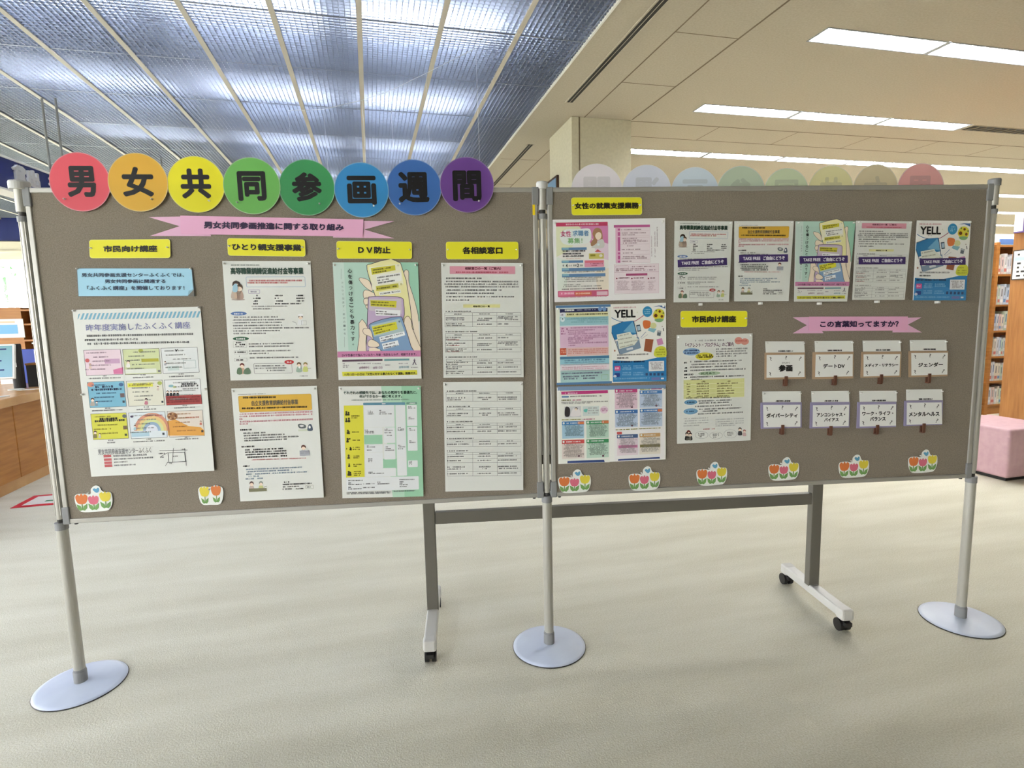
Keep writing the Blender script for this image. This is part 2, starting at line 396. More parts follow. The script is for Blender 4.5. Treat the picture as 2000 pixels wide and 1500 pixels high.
for i in range(-15, 3):
    bm = box and bmesh.new(); x = bx0+PX*i; box(bm, (x-.02, Y0+.05, -.006), (x+.02, Y1-.05, 0)); box(bm, (x-.016, Y0+.05, 0), (x+.016, Y1-.05, .04)); link('ceiling_tee', bm, M['tbar'], lou)
for j in rows:
    bm = bmesh.new(); y = 5.50+PY*j; box(bm, (X0+.05, y-.004, .0), (GX-.02, y+.004, .036)); link('cross_tee', bm, M['louvre'], lou)
struct('ceiling', bxm((X0, Y0, H+.75), (GX+.1, Y1, H+.8)), M['plenum'], label='dark plenum slab above the louvres')
bm = bmesh.new(); box(bm, (GX-.004, Y0, H+.02), (GX+.02, Y1, H+.75)); struct('ceiling', bm, M['plenum'], label='dark plenum side wall above the louvre edge')
pl = empty('plenum_light', (0, 0, H)); tag(pl, 'row of tube battens above the louvre ceiling', 'light')
for j, y in enumerate([3.98+1.64*k for k in range(-4, 7)]):
    for x in [-5.4, -3.9, -2.4, -.9, .6]:
        if j < 1 or (j < 4 and x > -2.0) or (j > 4 and x < -3.5) or (j > 6 and x < -2): continue
        bm = bmesh.new(); rod(bm, (x-.58, y, .36), (x+.58, y, .36), .019, 6); t_ = link('tube', bm, M['tube_plenum'], pl)
        bm = bmesh.new(); box(bm, (x-.62, y-.05, .385), (x+.62, y+.05, .44)); link('batten', bm, M['white'], pl)
# walls
WX0, WX1 = -8.7, -3.0
bm = bmesh.new()
for a, b_ in (((X0, Y1, 0), (WX0, Y1+.15, H+.8)), ((WX0, Y1, 0), (WX1, Y1+.15, .8)), ((WX0, Y1, 3.06), (WX1, Y1+.15, 3.10)), ((WX1, Y1, 0), (X1, Y1+.15, H+.8))): box(bm, a, b_)
wf = struct('wall_back', bm, M['cream'], label='cream end wall with wide window')
bm = bmesh.new(); box(bm, (WX0, Y1-.03, 3.10), (WX1, Y1+.15, H+.75)); struct('trim_1', bm, M['navy'], label='dark navy band above the far window')
bm = bmesh.new(); box(bm, (WX0, Y1-.06, 2.72), (WX1, Y1+.1, 3.08)); box(bm, (WX0, Y1-.09, 2.86), (WX1, Y1, 2.9)); struct('trim_2', bm, M['cream'], label='cream window head below the navy band')
wn = struct('window_1', (lambda bm: (box(bm, (WX0, Y1+.06, .8), (WX1, Y1+.068, 2.74)), bm)[1])(bmesh.new()), M['glass'], label='wide bright window onto greenery')
for i in range(5):
    x = WX0+(WX1-WX0)*i/4; link('mullion', bxm((x-.03, Y1+.03, .8), (x+.03, Y1+.1, 2.74)), M['white'], wn)
# left wall, out of view: glazing added to send side daylight onto the boards
bm = bmesh.new(); box(bm, (X0-.15, Y0, 0), (X0, Y1, .5)); box(bm, (X0-.15, Y0, 2.7), (X0, Y1, H+.8)); box(bm, (X0-.15, Y0, .5), (X0, -4.0, 2.7)); struct('wall_left', bm, M['cream'])
wl = struct('fill_window_left', bxm((X0-.09, -4.0, .5), (X0-.082, Y1, 2.7)), M['glass'])
for i in range(12): y = -4.0+18*i/11; link('mullion', bxm((X0-.12, y-.03, .5), (X0-.04, y+.03, 2.7)), M['white'], wl)
struct('wall_right', bxm((X1, Y0, 0), (X1+.15, Y1, H+.1)), M['cream'])
bm = bmesh.new()
for a, b_ in (((-8.6, Y0-.15, 0), (-4.0, Y0, .4)), ((-8.6, Y0-.15, 2.7), (-4.0, Y0, H+.8)), ((X0, Y0-.15, 0), (-8.6, Y0, H+.8)), ((-4.0, Y0-.15, 0), (X1, Y0, H+.8))): box(bm, a, b_)
struct('wall_front', bm, M['cream'], label='wall behind the viewpoint')
wq = struct('fill_window_front', bxm((-8.6, Y0-.09, .4), (-4.0, Y0-.082, 2.7)), M['glass'])  # unseen opening added so daylight reaches the front of the boards
for i in range(5): x = -8.6+4.6*i/4; link('mullion', bxm((x-.03, Y0-.12, .4), (x+.03, Y0-.04, 2.7)), M['white'], wq)
struct('floor', bxm((-40, -40, -.5), (50, 60, -.45)), M['leaf'], label='pale ground outside the windows')
# column
cl = empty('column', (2.3, 6.22, 0)); cl['kind'] = 'structure'; cl['label'] = 'square beige column rising to the ceiling'
link('column_shaft', bxm((0, 0, 0), (.73, .8, H), .004), M['column'], cl)
link('column_groove', bxm((.085, -.004, 2.75), (.1, 0, H)), M['joint'], cl)
link('column_baseboard', bxm((-.01, -.01, 0), (.74, .81, .08)), M['grey_plastic'], cl)

# ================================================================ CEILING LIGHTS
fx = empty('ceiling_light', (0, 0, H))
bm = bmesh.new(); w, l, h = FW-.02, FL-.045, .07                     # housing: open box with sloped reflector sides
for a, b_ in (((0, 0, h), (l, w, h+.006)), ((0, 0, 0), (l, .004, h)), ((0, w-.004, 0), (l, w, h)), ((0, 0, 0), (.004, w, h)), ((l-.004, 0, 0), (l, w, h))): box(bm, a, b_)
link('housing', bm, M['reflector'], fx)
bm = bmesh.new()
for a, b_ in (((-.01, -.01, -.004), (l+.01, .004, .003)), ((-.01, w-.004, -.004), (l+.01, w+.01, .003)), ((-.0125, 0, -.004), (.004, w, .003)), ((l-.004, 0, -.004), (l+.0325, w, .003))): box(bm, a, b_)
link('frame', bm, M['louvre_fix'], fx)
for yy in (.065, w-.065):
    bm = bmesh.new(); rod(bm, (.03, yy, .045), (l-.03, yy, .045), .016, 8); link('tube', bm, M['tube'], fx)
for i in range(1, 10):
    x = l*i/10; bo = link('louvre', bxm((x-.002, .006, .002), (x+.002, w-.006, .028)), M['louvre_fix'], fx)
fx.location = (0, 0, 0)
def copy_tree(o, parent=None):
    c = o.copy(); COL.objects.link(c); c.parent = parent
    for ch in list(o.children): copy_tree(ch, c)
    return c
def place(proto, used=[False]): return copy_tree(proto)
ordn = ['first', 'second', 'third', 'fourth', 'fifth', 'sixth', 'seventh', 'eighth', 'ninth', 'tenth', 'eleventh', 'twelfth']
rown = {0: 'nearest row in view', 1: 'second row from the viewpoint', 2: 'third row, behind the column', 3: 'fourth row, far right', 4: 'fifth row, far right', 5: 'sixth row, far right', 6: 'seventh row, farthest right'}
first = True
for k, y in enumerate(ROWS):
    kk = k-4; a0, n = XE[k]
    for i in range(n):
        if kk < 0: continue
        o = fx if first else copy_tree(fx); first = False
        o.location = (a0+i*FL+.01, y+.01, H)
        if kk >= 0: tag(o, 'lit recessed fluorescent light, %s from the left in the %s' % (ordn[i], rown[kk]), 'light', 'fluorescent lights in the plaster ceiling')
a0, n = XE[5]; vx = a0+3*FL+.06
v = empty('ceiling_vent', (vx, ROWS[5]+.03, H)); tag(v, 'dark slatted air vent at the end of the second light row', 'vent')
link('vent_body', bxm((0, 0, -.003), (2.2, .16, -.001)), M['black'], v)
for i in range(18):
    bm = bmesh.new(); obox(bm, (.06+.122*i, .08), (.85, .53), (-.53, .85), .012, .07, -.012, -.003); link('slat', bm, M['vent'], v)
bm = bmesh.new(); box(bm, (-.01, -.012, -.006), (2.21, 0, 0)); box(bm, (-.01, .16, -.006), (2.21, .172, 0)); link('vent_frame', bm, M['plaster'], v)

# ================================================================ DISPLAY STANDS
def pole(P, label, mid=False, cap=M['pale_plastic'], cr=.021):
    t = empty('stand_pole', (P.x, P.y, 0)); tag(t, label, 'pole', 'poles carrying the display boards')
    bm = bmesh.new(); lathe(bm, [(0, 0), (.146, 0), (.1455, .0045), (.13, .008), (.03, .017), (0, .018)], 72); link('base_disc', bm, M['base_metal'], t, smooth=True)
    bm = bmesh.new(); lathe(bm, [(.1462, .0), (.1475, .001), (.1475, .003), (.1457, .0042)], 72); link('base_rim', bm, M['dark_plastic'], t, smooth=True)
    bm = bmesh.new(); lathe(bm, [(0, .016), (.0215, .016), (.0215, .058), (.0205, .06), (.0195, .06), (.0195, .066), (0, .066)], 28); link('collar', bm, M['grey_plastic'], t, smooth=False)
    bm = bmesh.new(); lathe(bm, [(0, .06), (.0185, .06), (.0185, .63), (0, .63)], 24); link('lower_shaft', bm, M['pole'], t, smooth=False)
    bm = bmesh.new(); lathe(bm, [(0, .645), (.0125, .645), (.0125, 1.70), (0, 1.70)], 24)
    for a in range(4):
        x, y = .0125*math.cos(a*PI/2+.6), .0125*math.sin(a*PI/2+.6); rod(bm, (x, y, .66), (x, y, 1.69), .0025, 6)
    link('ribbed_shaft', bm, M['pole'], t)
    for z0, z1, z2 in ((.63, .645, .62), (1.70, 1.716, 1.69)):
        bm = bmesh.new(); lathe(bm, [(0, z0), (.0115, z0), (.0115, z1), (0, z1)], 18); link('joint_pin', bm, M['dark_plastic'], t)
    bm = bmesh.new(); lathe(bm, [(0, .606), (.0205, .606), (.0205, .632), (0, .632)], 24); link('clamp_ring', bm, M['grey_plastic'], t)
    bm = bmesh.new(); lathe(bm, [(0, 1.684), (.0175, 1.684), (.0175, 1.702), (0, 1.702)], 24); link('clamp_ring', bm, M['grey_plastic'], t)
    bm = bmesh.new(); lathe(bm, [(0, 1.716), (.017, 1.716), (.017, 1.79), (0, 1.79)], 24); link('upper_shaft', bm, M['pole'], t)
    bm = bmesh.new(); lathe(bm, [(0, 1.79), (cr, 1.79), (cr+.0005, 1.812), (cr-.002, 1.817), (0, 1.818)], 24); link('cap', bm, cap, t, smooth=False)
    return t
pole(PL, 'silver pole on a round blue-grey disc at the left end of the boards', cr=.03)
pole(PC, 'silver pole on a round blue-grey disc between the two boards')
pole(PR, 'silver pole on a round blue-grey disc at the right end of the boards', cap=M['grey_plastic'])
def board(k, label):
    a, d, n = BD[k]; Ln = 1.771
    t = empty('display_board', a, math.atan2(d.y, d.x)); tag(t, label, 'board', 'grey display boards')
    s0, s1, z0, z1, f = .0185, Ln-.0185, .628, 1.795, .0175                   # local x along, -y to the viewer
    bm = bmesh.new(); box(bm, (s0+f*.6, -FACE, z0+f*.6), (s1-f*.6, FACE, z1-f*.6)); link('fabric_panel', bm, M['fabric'], t)
    for nm, A, B in (('frame_rail', (s0, -.013, z1-f), (s1, .013, z1)), ('frame_rail', (s0, -.013, z0), (s1, .013, z0+f)), ('frame_stile', (s0, -.013, z0+f), (s0+f, .013, z1-f)), ('frame_stile', (s1-f, -.013, z0+f), (s1, .013, z1-f))):
        link(nm, bxm(A, B, .003), M['alu'], t)
    for x in (s0, s1-.03):
        for z in (z0-.002, z1-.062): link('corner_bracket', bxm((x-.003, -.0145, z), (x+.033, .0145, z+(.024 if z < 1 else .064)), .002) if False else bxm((x-.004 if x == s0 else x+.009, -.015, z), (x+.02 if x == s0 else x+.034, .015, z+.064), .003), M['grey_plastic'], t)
    for x in (.05, Ln-.05):
        bm = bmesh.new(); rod(bm, (x, 0, z0-.006), (x, 0, z0), .006, 10); link('rubber_foot', bm, M['rubber'], t)
    for x in (s0-.012, s1):
        for z in (.65, 1.73): link('hinge_clip', bxm((x, -.006, z), (x+.012, .006, z+.03)), M['grey_plastic'], t)
    return t
bL = board('L', 'grey fabric display board on the left, under the rainbow discs')
bR = board('R', 'grey fabric display board on the right, with the take-free leaflets')
link('yellow_sticker', bxm((1.733, -.0138, 1.697), (1.742, -.0131, 1.746)), paper((236, 208, 30)), bL)
# mobile board standing behind
d = BD['R'][1]; rk = empty('mobile_board', (.2, 2.29, 0), math.atan2(-.271, 1.664)); tag(rk, 'grey wheeled board frame standing behind the display boards', 'board')
for x in (-.003, 1.70):
    link('post', bxm((x-.024, -.018, .085), (x+.024, .018, 1.62), .003), M['rack'], rk)
    yo = -.02 if x < 1 else -.01
    f_ = link('foot', bxm((x-.024, -.235+yo, .062), (x+.024, .215+yo, .10), .006), M['rack_foot'], rk)
    for y in (-.215+yo, .195+yo):
        link('end_cap', bxm((x-.026, y-.024, .055), (x+.026, y+.024, .103), .009), M['rack_foot'], f_)
        c = empty('caster', (0, 0, 0)); bm = bmesh.new()
        bpy.data.objects.remove(c)
        rod(bm, (x-.022, y+.012, .026), (x-.006, y+.012, .026), .026, 20); rod(bm, (x+.006, y+.012, .026), (x+.022, y+.012, .026), .026, 20)
        rod(bm, (x-.006, y+.012, .026), (x+.006, y+.012, .026), .012, 12); box(bm, (x-.012, y-.012, .04), (x+.012, y+.02, .062)); rod(bm, (x, y, .05), (x, y, .066), .008, 8)
        box(bm, (x-.014, y-.03, .034), (x+.014, y-.012, .05))
        link('caster', bm, M['rubber'], rk)
link('crossbar', bxm((.022, -.014, .473), (1.676, .014, .524), .003), M['rack'], rk)
link('crossbar', bxm((.022, -.014, .71), (1.676, .014, .75), .003), M['rack'], rk)
link('panel', bxm((.03, -.012, .75), (1.668, .012, 1.6)), M['white'], rk)

# ================================================================ LEFT: COUNTER AND ITS THINGS
ct = empty('service_counter', (-2.87, 3.6, 0)); tag(ct, 'long oak service counter along the left', 'counter')
link('countertop', bxm((-.85, 0, .70), (.03, 3.6, .77), .008), M['wood_top'], ct)
for i in range(4):
    link('front_panel', bxm((-.05, .02+.9*i, .09), (-.02, .91+.9*i, .70), .003), M['wood'], ct)
link('end_panel', bxm((-.83, .02, .0), (-.05, .05, .70)), M['wood'], ct)
link('plinth', bxm((-.07, .03, 0), (-.035, 3.55, .09)), M['wood_top'], ct)
link('back_panel', bxm((-.83, 3.55, 0), (-.05, 3.58, .70)), M['wood'], ct)
# partition shelf behind
pt = empty('shelf_unit', (-5.2, 7.5, 0)); tag(pt, 'oak shelf partition behind the counter below the window', 'shelf')
link('side_panel', bxm((0, 0, 0), (1.36, .035, 1.55)), M['wood'], pt)
link('upright', bxm((1.36, .0, 0), (1.395, .35, 1.55)), M['wood'], pt)
link('upright', bxm((2.2, .0, 0), (2.235, .35, 1.55)), M['wood'], pt)
link('back_panel', bxm((1.395, .33, 0), (2.2, .35, 1.55)), M['wood_dark'], pt)
for z in (.5, .86, 1.19, 1.37, 1.53): link('shelf', bxm((1.395, .0, z-.02), (2.2, .33, z)), M['wood'], pt)
def thing(name, bm, m, label, cat, loc=(0, 0, 0), group=None, rz=0, **k):
    o = link(name, bm, m, None, loc, **k); tag(o, label, cat, group); o.rotation_euler = (0, 0, rz); return o
nt_ = thing('notice', bxm((0, -.006, 0), (.34, 0, .21)), M['white'], 'white notice with a blue picture on the oak partition', 'notice', (-4.13, 7.498, 1.215))
link('printed_picture', bxm((.06, -.008, .045), (.28, -.006, .145)), paper((120, 176, 216)), nt_)
link('printed_heading', bxm((.04, -.008, .165), (.26, -.006, .185)), paper((236, 190, 160)), nt_)
bf = empty('file_box', (-3.45, 6.62, .77)); tag(bf, 'blue file box beside white papers behind the monitor', 'box')
link('shell', bxm((0, 0, 0), (.2, .12, .34), .004), paper((66, 84, 166)), bf); link('papers', bxm((-.16, .01, 0), (-.005, .1, .33)), M['white'], bf)
cb = empty('desk_cabinet', (-3.16, 6.2, .77)); tag(cb, 'low dark cabinet on the counter under the bottles', 'cabinet')
link('body', bxm((0, 0, 0), (.24, .2, .205)), M['black'], cb); link('top_board', bxm((-.005, -.005, .205), (.25, .21, .222)), M['wood_dark'], cb)
cn = empty('black_tin', (-3.185, 6.12, .77)); tag(cn, 'tall black tin with white letters beside the white pump bottle', 'tin')
bm = bmesh.new(); lathe(bm, [(0, 0), (.045, 0), (.045, .4), (.04, .41), (0, .41)], 20); link('tin_body', bm, M['black'], cn, smooth=False)
link('tin_lettering', bxm((-.012, -.0465, .30), (.016, -.0455, .37)), M['letter'], cn); link('tin_lettering', bxm((.0, -.0468, .20), (.018, -.0455, .24)), M['letter'], cn)
pb = empty('pump_bottle', (-3.075, 6.27, .992)); tag(pb, 'white pump bottle standing on the dark cabinet', 'bottle')
bm = bmesh.new(); lathe(bm, [(0, 0), (.036, 0), (.037, .01), (.037, .12), (.022, .14), (0, .14)], 20); link('bottle_body', bm, M['white'], pb, smooth=False)
bm = bmesh.new(); rod(bm, (0, 0, .14), (0, 0, .185), .007); box(bm, (-.045, -.009, .178), (.012, .009, .192)); link('pump', bm, M['white'], pb)
sd = empty('small_dish', (-3.01, 6.24, .992)); tag(sd, 'small white dish beside the pump bottle', 'dish')
bm = bmesh.new(); lathe(bm, [(0, 0), (.02, 0), (.034, .02), (.036, .035), (.033, .035), (.02, .006), (0, .006)], 20); link('bowl', bm, M['white'], sd, smooth=True)
mo = empty('monitor', (-3.22, 5.62, .77), 0.12); tag(mo, 'tilted monitor with white bezel and blue-green screen on the counter', 'monitor')
def tiltm(bm, ang=.25):
    R_ = Matrix.Rotation(-ang, 3, 'X')
    for v in bm.verts: v.co = R_ @ v.co+Vector((0, 0, .13))
    return bm
link('bezel', tiltm(bxm((-.27, 0, 0), (.25, .03, .30), .004)), M['white'], mo)
scr = emit('screen_glow', (104, 140, 150), 0.42); sg = scr.node_tree
n_ = sg.nodes.new('ShaderNodeTexGradient'); tcx = sg.nodes.new('ShaderNodeTexCoord'); mpp = sg.nodes.new('ShaderNodeMapping'); mpp.inputs['Rotation'].default_value = (0, 1.57, 0)
rr_ = sg.nodes.new('ShaderNodeValToRGB'); rr_.color_ramp.elements[0].color = L3((126, 158, 186)); rr_.color_ramp.elements[1].color = L3((78, 124, 112))
sg.links.new(tcx.outputs['Generated'], mpp.inputs[0]); sg.links.new(mpp.outputs[0], n_.inputs[0]); sg.links.new(n_.outputs[0], rr_.inputs[0]); sg.links.new(rr_.outputs[0], sg.nodes['Principled BSDF'].inputs['Emission Color'])
link('screen', tiltm(bxm((-.255, -.002, .015), (.235, 0, .285))), scr, mo)
bm = bmesh.new()
for z in (.25, .2, .15, .11, .07):
    x = -.23
    while x < .17:
        w = random.uniform(.02, .06); box(bm, (x, -.003, z), (x+w, -.002, z+.012)); x += w+random.uniform(.01, .04)
link('screen_text', tiltm(bm), M['navy'], mo)
bm = bmesh.new(); lathe(bm, [(0, 0), (.1, 0), (.1, .008), (.02, .014), (0, .014)], 24); rod(bm, (0, .03, .01), (0, .06, .2), .014); link('foot', bm, M['white'], mo)
bxo = empty('leaflet_box', (-2.97, 5.28, .77), .2); tag(bxo, 'white and yellow-green leaflet box at the counter edge', 'box')
link('carton', bxm((-.06, -.03, 0), (.05, .05, .19), .002), M['white'], bxo); link('label_band', bxm((-.061, -.032, 0), (.051, -.03, .05)), paper((214, 222, 110)), bxo); link('label_print', bxm((-.03, -.032, .09), (.04, -.03, .16)), paper((206, 214, 204)), bxo)
link('side_leaflet', bxm((-.15, -.02, 0), (-.065, .03, .13), .002), paper((190, 214, 120)), bxo)
for i, (x, y, r, lb) in enumerate(((-3.15, 5.99, .06, 'far white disc imitating round glare on the counter by the monitor'), (-2.95, 5.42, .045, 'near white disc imitating round glare on the counter beside the leaflet box'))):
    bm = bmesh.new(); lathe(bm, [(0, 0), (r, 0), (r, .006), (0, .006)], 20); thing('glare_spot', bm, M['white'], lb, 'glare_spot', (x, y, .77))  # white discs stand in for glare spots on the countertop
thing('paper_slip', bxm((-.11, -.03, 0), (.11, .03, .002)), M['white'], 'white paper slip lying on the counter before the cabinet', 'paper', (-3.0, 5.95, .77), rz=.3)
# hanging sign over the counter
sn = empty('hanging_sign', (-2.84-.113*2.6, 6.64-.994*2.6, 0), math.atan2(.994, .113)); tag(sn, 'long navy hanging sign with white characters over the counter', 'sign')
link('sign_board', bxm((0, 0, 2.50), (6.4, .16, 2.755)), M['navy'], sn)
link('top_edge', bxm((-.005, -.012, 2.755), (6.41, .17, 2.772)), M['white'], sn); link('bottom_edge', bxm((-.005, -.012, 2.485), (6.41, .17, 2.50)), M['white'], sn)
def raised(t, x0, z1, w, h, dep, m, name, parent, b=.05):
    V, F = glyphs(t); bm = bmesh.new()
    for k in range(9):
        e = b*h*(k > 0); dx, dz = e*math.cos(k*PI/4), e*math.sin(k*PI/4)
        A = [bm.verts.new((x0+x*w+dx, -dep, z1-y*h+dz)) for x, y in V]
        for f in F: bm.faces.new([A[i] for i in f])
    r_ = bmesh.ops.extrude_face_region(bm, geom=bm.faces[:])
    for g in r_['geom']:
        if isinstance(g, bmesh.types.BMVert): g.co.y = 0
    return link(name, bm, m, parent)
for ch, yy, lab in (('貸', 5.90, None), ('出', 6.07, None), ('返', 6.36, None), ('却', 6.53, None)):
    raised(ch, (yy-4.056)/.994, 2.725, .135, .14, .02, M['letter'], 'letter', sn)
for y in (6.64, 8.75):
    for o_ in (0.02, .14):
        bm = bmesh.new(); rod(bm, ((y-4.056)/.994, o_, 2.77), ((y-4.056)/.994, o_, H), .011, 8); link('hanging_rod', bm, M['grey_plastic'], sn)
fs = empty('floor_sign', (-2.66, 4.80, 0), .0); tag(fs, 'red-bordered white sign stuck on the carpet by the counter', 'sign')
link('red_border', bxm((0, 0, .001), (.52, .31, .003)), paper((206, 44, 62)), fs); link('white_field', bxm((.05, .045, .003), (.47, .265, .004)), M['white'], fs)
link('green_print', bxm((.17, .1, .004), (.40, .13, .0045)), paper((40, 130, 84)), fs); link('green_print', bxm((.25, .17, .004), (.44, .2, .0045)), paper((40, 130, 84)), fs)
# ================================================================ RIGHT: BOOKCASES, OTTOMAN
bc = empty('bookcase', (6.0, 5.14, 0)); tag(bc, 'tall oak bookcase full of pale books, beyond the right board', 'bookcase')
sh = [.12, .41, .71, 1.02, 1.33, 1.69, 2.03]
for x in (0, 1.19, 2.3): link('upright', bxm((x, 0, 0), (x+.05, .30, 2.06), .002), M['wood'], bc)
for xa, xb in ((.05, 1.19), (1.24, 2.3)):
    for z in sh: link('shelf', bxm((xa, .01, z-.022), (xb, .29, z)), M['wood'], bc)
    link('kick_board', bxm((xa, .02, 0), (xb, .04, .098)), M['wood'], bc)
    link('back_panel', bxm((xa, .285, .12), (xb, .30, 2.03)), M['wood_dark'], bc)
link('top_strip', bxm((1.24, .005, 2.035), (2.3, .02, 2.10)), paper((96, 128, 186)), bc)
pal = [((226, 226, 222), 'white'), ((214, 216, 220), 'pale grey'), ((226, 218, 200), 'cream'), ((202, 216, 196), 'pale green'), ((200, 212, 224), 'pale blue'), ((220, 196, 190), 'pale pink'), ((120, 128, 150), 'slate blue')]
side = (('left of the upright', 6.62, 7.17), ('right of the upright', 7.25, 7.86))
for si in range(6):
    for sn_, xa, xb in side:
        x = xa+.005; i = 0
        while x < xb-.03 and i < 12:
            w = random.uniform(.028, .055); hh = random.uniform(.19, .245) if si != 0 else random.uniform(.18, .22)
            c, cn_ = random.choice(pal[:6] if random.random() < .9 else pal)
            bm = bmesh.new(); box(bm, (0, 0, 0), (w-.002, .17, hh))
            bmesh.ops.bevel(bm, geom=[e for e in bm.edges if abs(e.verts[0].co.x-e.verts[1].co.x) < 1e-6 and e.verts[0].co.y < .01 and e.verts[1].co.y < .01], offset=.004, segments=2, affect='EDGES')
            b = thing('book', bm, paper(c), '%s book, %s %s on the %s shelf up' % (cn_, ordn[i], sn_, ordn[si]), 'book', (x, 5.16, sh[si]+.0005), 'books on the %s shelf up' % ordn[si])
            link('spine_label', bxm((.004, -.001, hh*.12), (w-.006, 0, hh*.28)), paper(random.choice([(190, 190, 190), (120, 150, 190), (240, 240, 238), (200, 120, 110)])), b)
            link('spine_title', bxm((w*.35, -.001, hh*.45), (w*.6, 0, hh*.85)), paper(random.choice([(110, 110, 112), (150, 150, 150), (90, 110, 140)])), b)
            x += w+random.uniform(0, .003); i += 1
b2 = empty('bookcase', (6.22, 3.68, 0)); tag(b2, 'near oak bookcase turned end-on at the right edge, with notice plates', 'bookcase')
link('end_panel', bxm((0, 0, 0), (.035, .62, 2.08), .003), M['wood_dark'], b2)
link('top_panel', bxm((.035, .0, 2.05), (1.8, .62, 2.08)), M['wood_dark'], b2); link('divider', bxm((.035, .30, .1), (1.8, .32, 2.05)), M['wood_dark'], b2)
for z in (.1, .5, .9, 1.3, 1.7): link('shelf', bxm((.035, .01, z-.02), (1.8, .61, z)), M['wood'], b2)
link('end_panel', bxm((1.765, 0, 0), (1.8, .62, 2.08), .003), M['wood_dark'], b2)
pq = empty('notice_plate', (6.22, 4.285, 1.57)); tag(pq, 'white shelf guide plate with dark frame on the bookcase end', 'sign')
link('plate_frame', bxm((-.012, -.5, 0), (0, 0, .29)), M['dark_plastic'], pq); link('plate_face', bxm((-.014, -.49, .01), (-.012, -.012, .28)), M['white'], pq)
link('plate_band', bxm((-.015, -.48, .185), (-.014, -.02, .22)), paper((178, 204, 226)), pq)
bm = bmesh.new()
for z in (.235, .15, .11, .07, .03):
    y = -.045
    while y > -.44: w = random.uniform(.015, .05); box(bm, (-.0155, y-w, z), (-.0145, y, z+.018)); y -= w+random.uniform(.01, .05)
link('plate_text', bm, M['dark_plastic'], pq)
pr_ = empty('corner_sign', (6.22, 4.27, 2.035)); tag(pr_, 'white corner sign with purple edge on top of the bookcase end', 'sign')
link('sign_box', bxm((-.05, -.5, 0), (-.001, -.0, .165)), M['white'], pr_); link('purple_edge', bxm((-.052, -.095, -.002), (-.0505, -.08, .167)), paper((88, 66, 120)), pr_)
link('purple_base', bxm((-.052, -.5, -.012), (-.001, -.0, .0)), paper((88, 66, 120)), pr_); link('sign_text', bxm((-.0515, -.26, .03), (-.0505, -.15, .12)), M['dark_plastic'], pr_)
ot = empty('ottoman', (4.6, 3.09, 0)); tag(ot, 'pink vinyl cube ottoman beyond the right board', 'ottoman')
link('cushion', bxm((0, 0, .022), (.52, .52, .40), .022, 4), M['pink_vinyl'], ot, smooth=True); link('plinth', bxm((.02, .02, 0), (.5, .5, .03)), M['black'], ot)
bm = bmesh.new(); box(bm, (-.0015, -.0015, .34), (.5215, .5215, .3425)); link('seam', bm, M['pink_vinyl'], ot)
# framed board on the column side
fr = empty('framed_notice', (2.3, 6.67, 2.71)); tag(fr, 'brown-framed blue notice on the side of the column', 'notice')
link('frame', bxm((-.03, 0, 0), (0, .9, .30), .003), M['dark'], fr); link('picture', bxm((-.032, .03, .03), (-.03, .87, .27)), paper((110, 140, 170)), fr)
# threads hung under the louvre ceiling
def wpt(x, y, dz): return Vector((x, y, H-dz))
cdv = [wpt(.95, 4.80, .02), wpt(.58, 5.18, .09), wpt(.28, 5.52, .13), wpt(.03, 5.82, .12), wpt(-.35, 6.25, .08), wpt(-.72, 6.53, .02)]
bm = bmesh.new()
for a, b_ in zip(cdv, cdv[1:]): rod(bm, a, b_, .0022, 5)
o = link('thread', bm, M['thread'], None); tag(o, 'pale sagging thread slung under the louvre ceiling', 'thread')
for i, (p_, dl, lb) in enumerate(((cdv[0], 1.35, 'rightmost'), (cdv[1], 1.25, 'second from right'), (cdv[2], .5, 'short middle'), (cdv[3], 1.1, 'third from left'), (cdv[4], .9, 'second from left'), (cdv[5], .8, 'leftmost'))):
    bm = bmesh.new(); rod(bm, p_, p_+Vector((.01, 0, -dl)), .0016, 5); o = link('thread', bm, M['thread'], None); tag(o, '%s thin thread dangling from the sagging ceiling thread' % lb, 'thread', 'threads under the louvre ceiling')
# shrubs outside the far window
for i, (x, z, r) in enumerate(((-7.6, 2.3, .42), (-6.2, 1.9, .42), (-9.2, 2.0, .42), (-4.7, 2.4, .42))):
    rs = empty('shrub', (x-.6, 16.0, -.45)); tag(rs, 'sunlit green shrub outside the window, %s' % ['tall middle one', 'low right one', 'leftmost', 'rightmost'][i], 'shrub', 'shrubs outside')
    bm = bmesh.new(); rod(bm, (0, 0, 0), (.03, 0, z+.3), .03, 6); link('stem', bm, M['wood_dark'], rs)
    bm = bmesh.new()
    for j in range(60):
        c = Vector((random.gauss(0, r*.5), random.gauss(0, r*.4), z+.45+random.gauss(0, r*.45))); a = Vector((random.gauss(0, 1), random.gauss(0, 1), random.gauss(0, 1))).normalized(); b_ = a.orthogonal().normalized(); L_ = random.uniform(.09, .18)
        bm.faces.new([bm.verts.new(c-a*L_), bm.verts.new(c+b_*L_*.4), bm.verts.new(c+a*L_), bm.verts.new(c-b_*L_*.4)])
    q_ = link('foliage', bm, M['foliage'], rs); q_['kind'] = 'stuff'
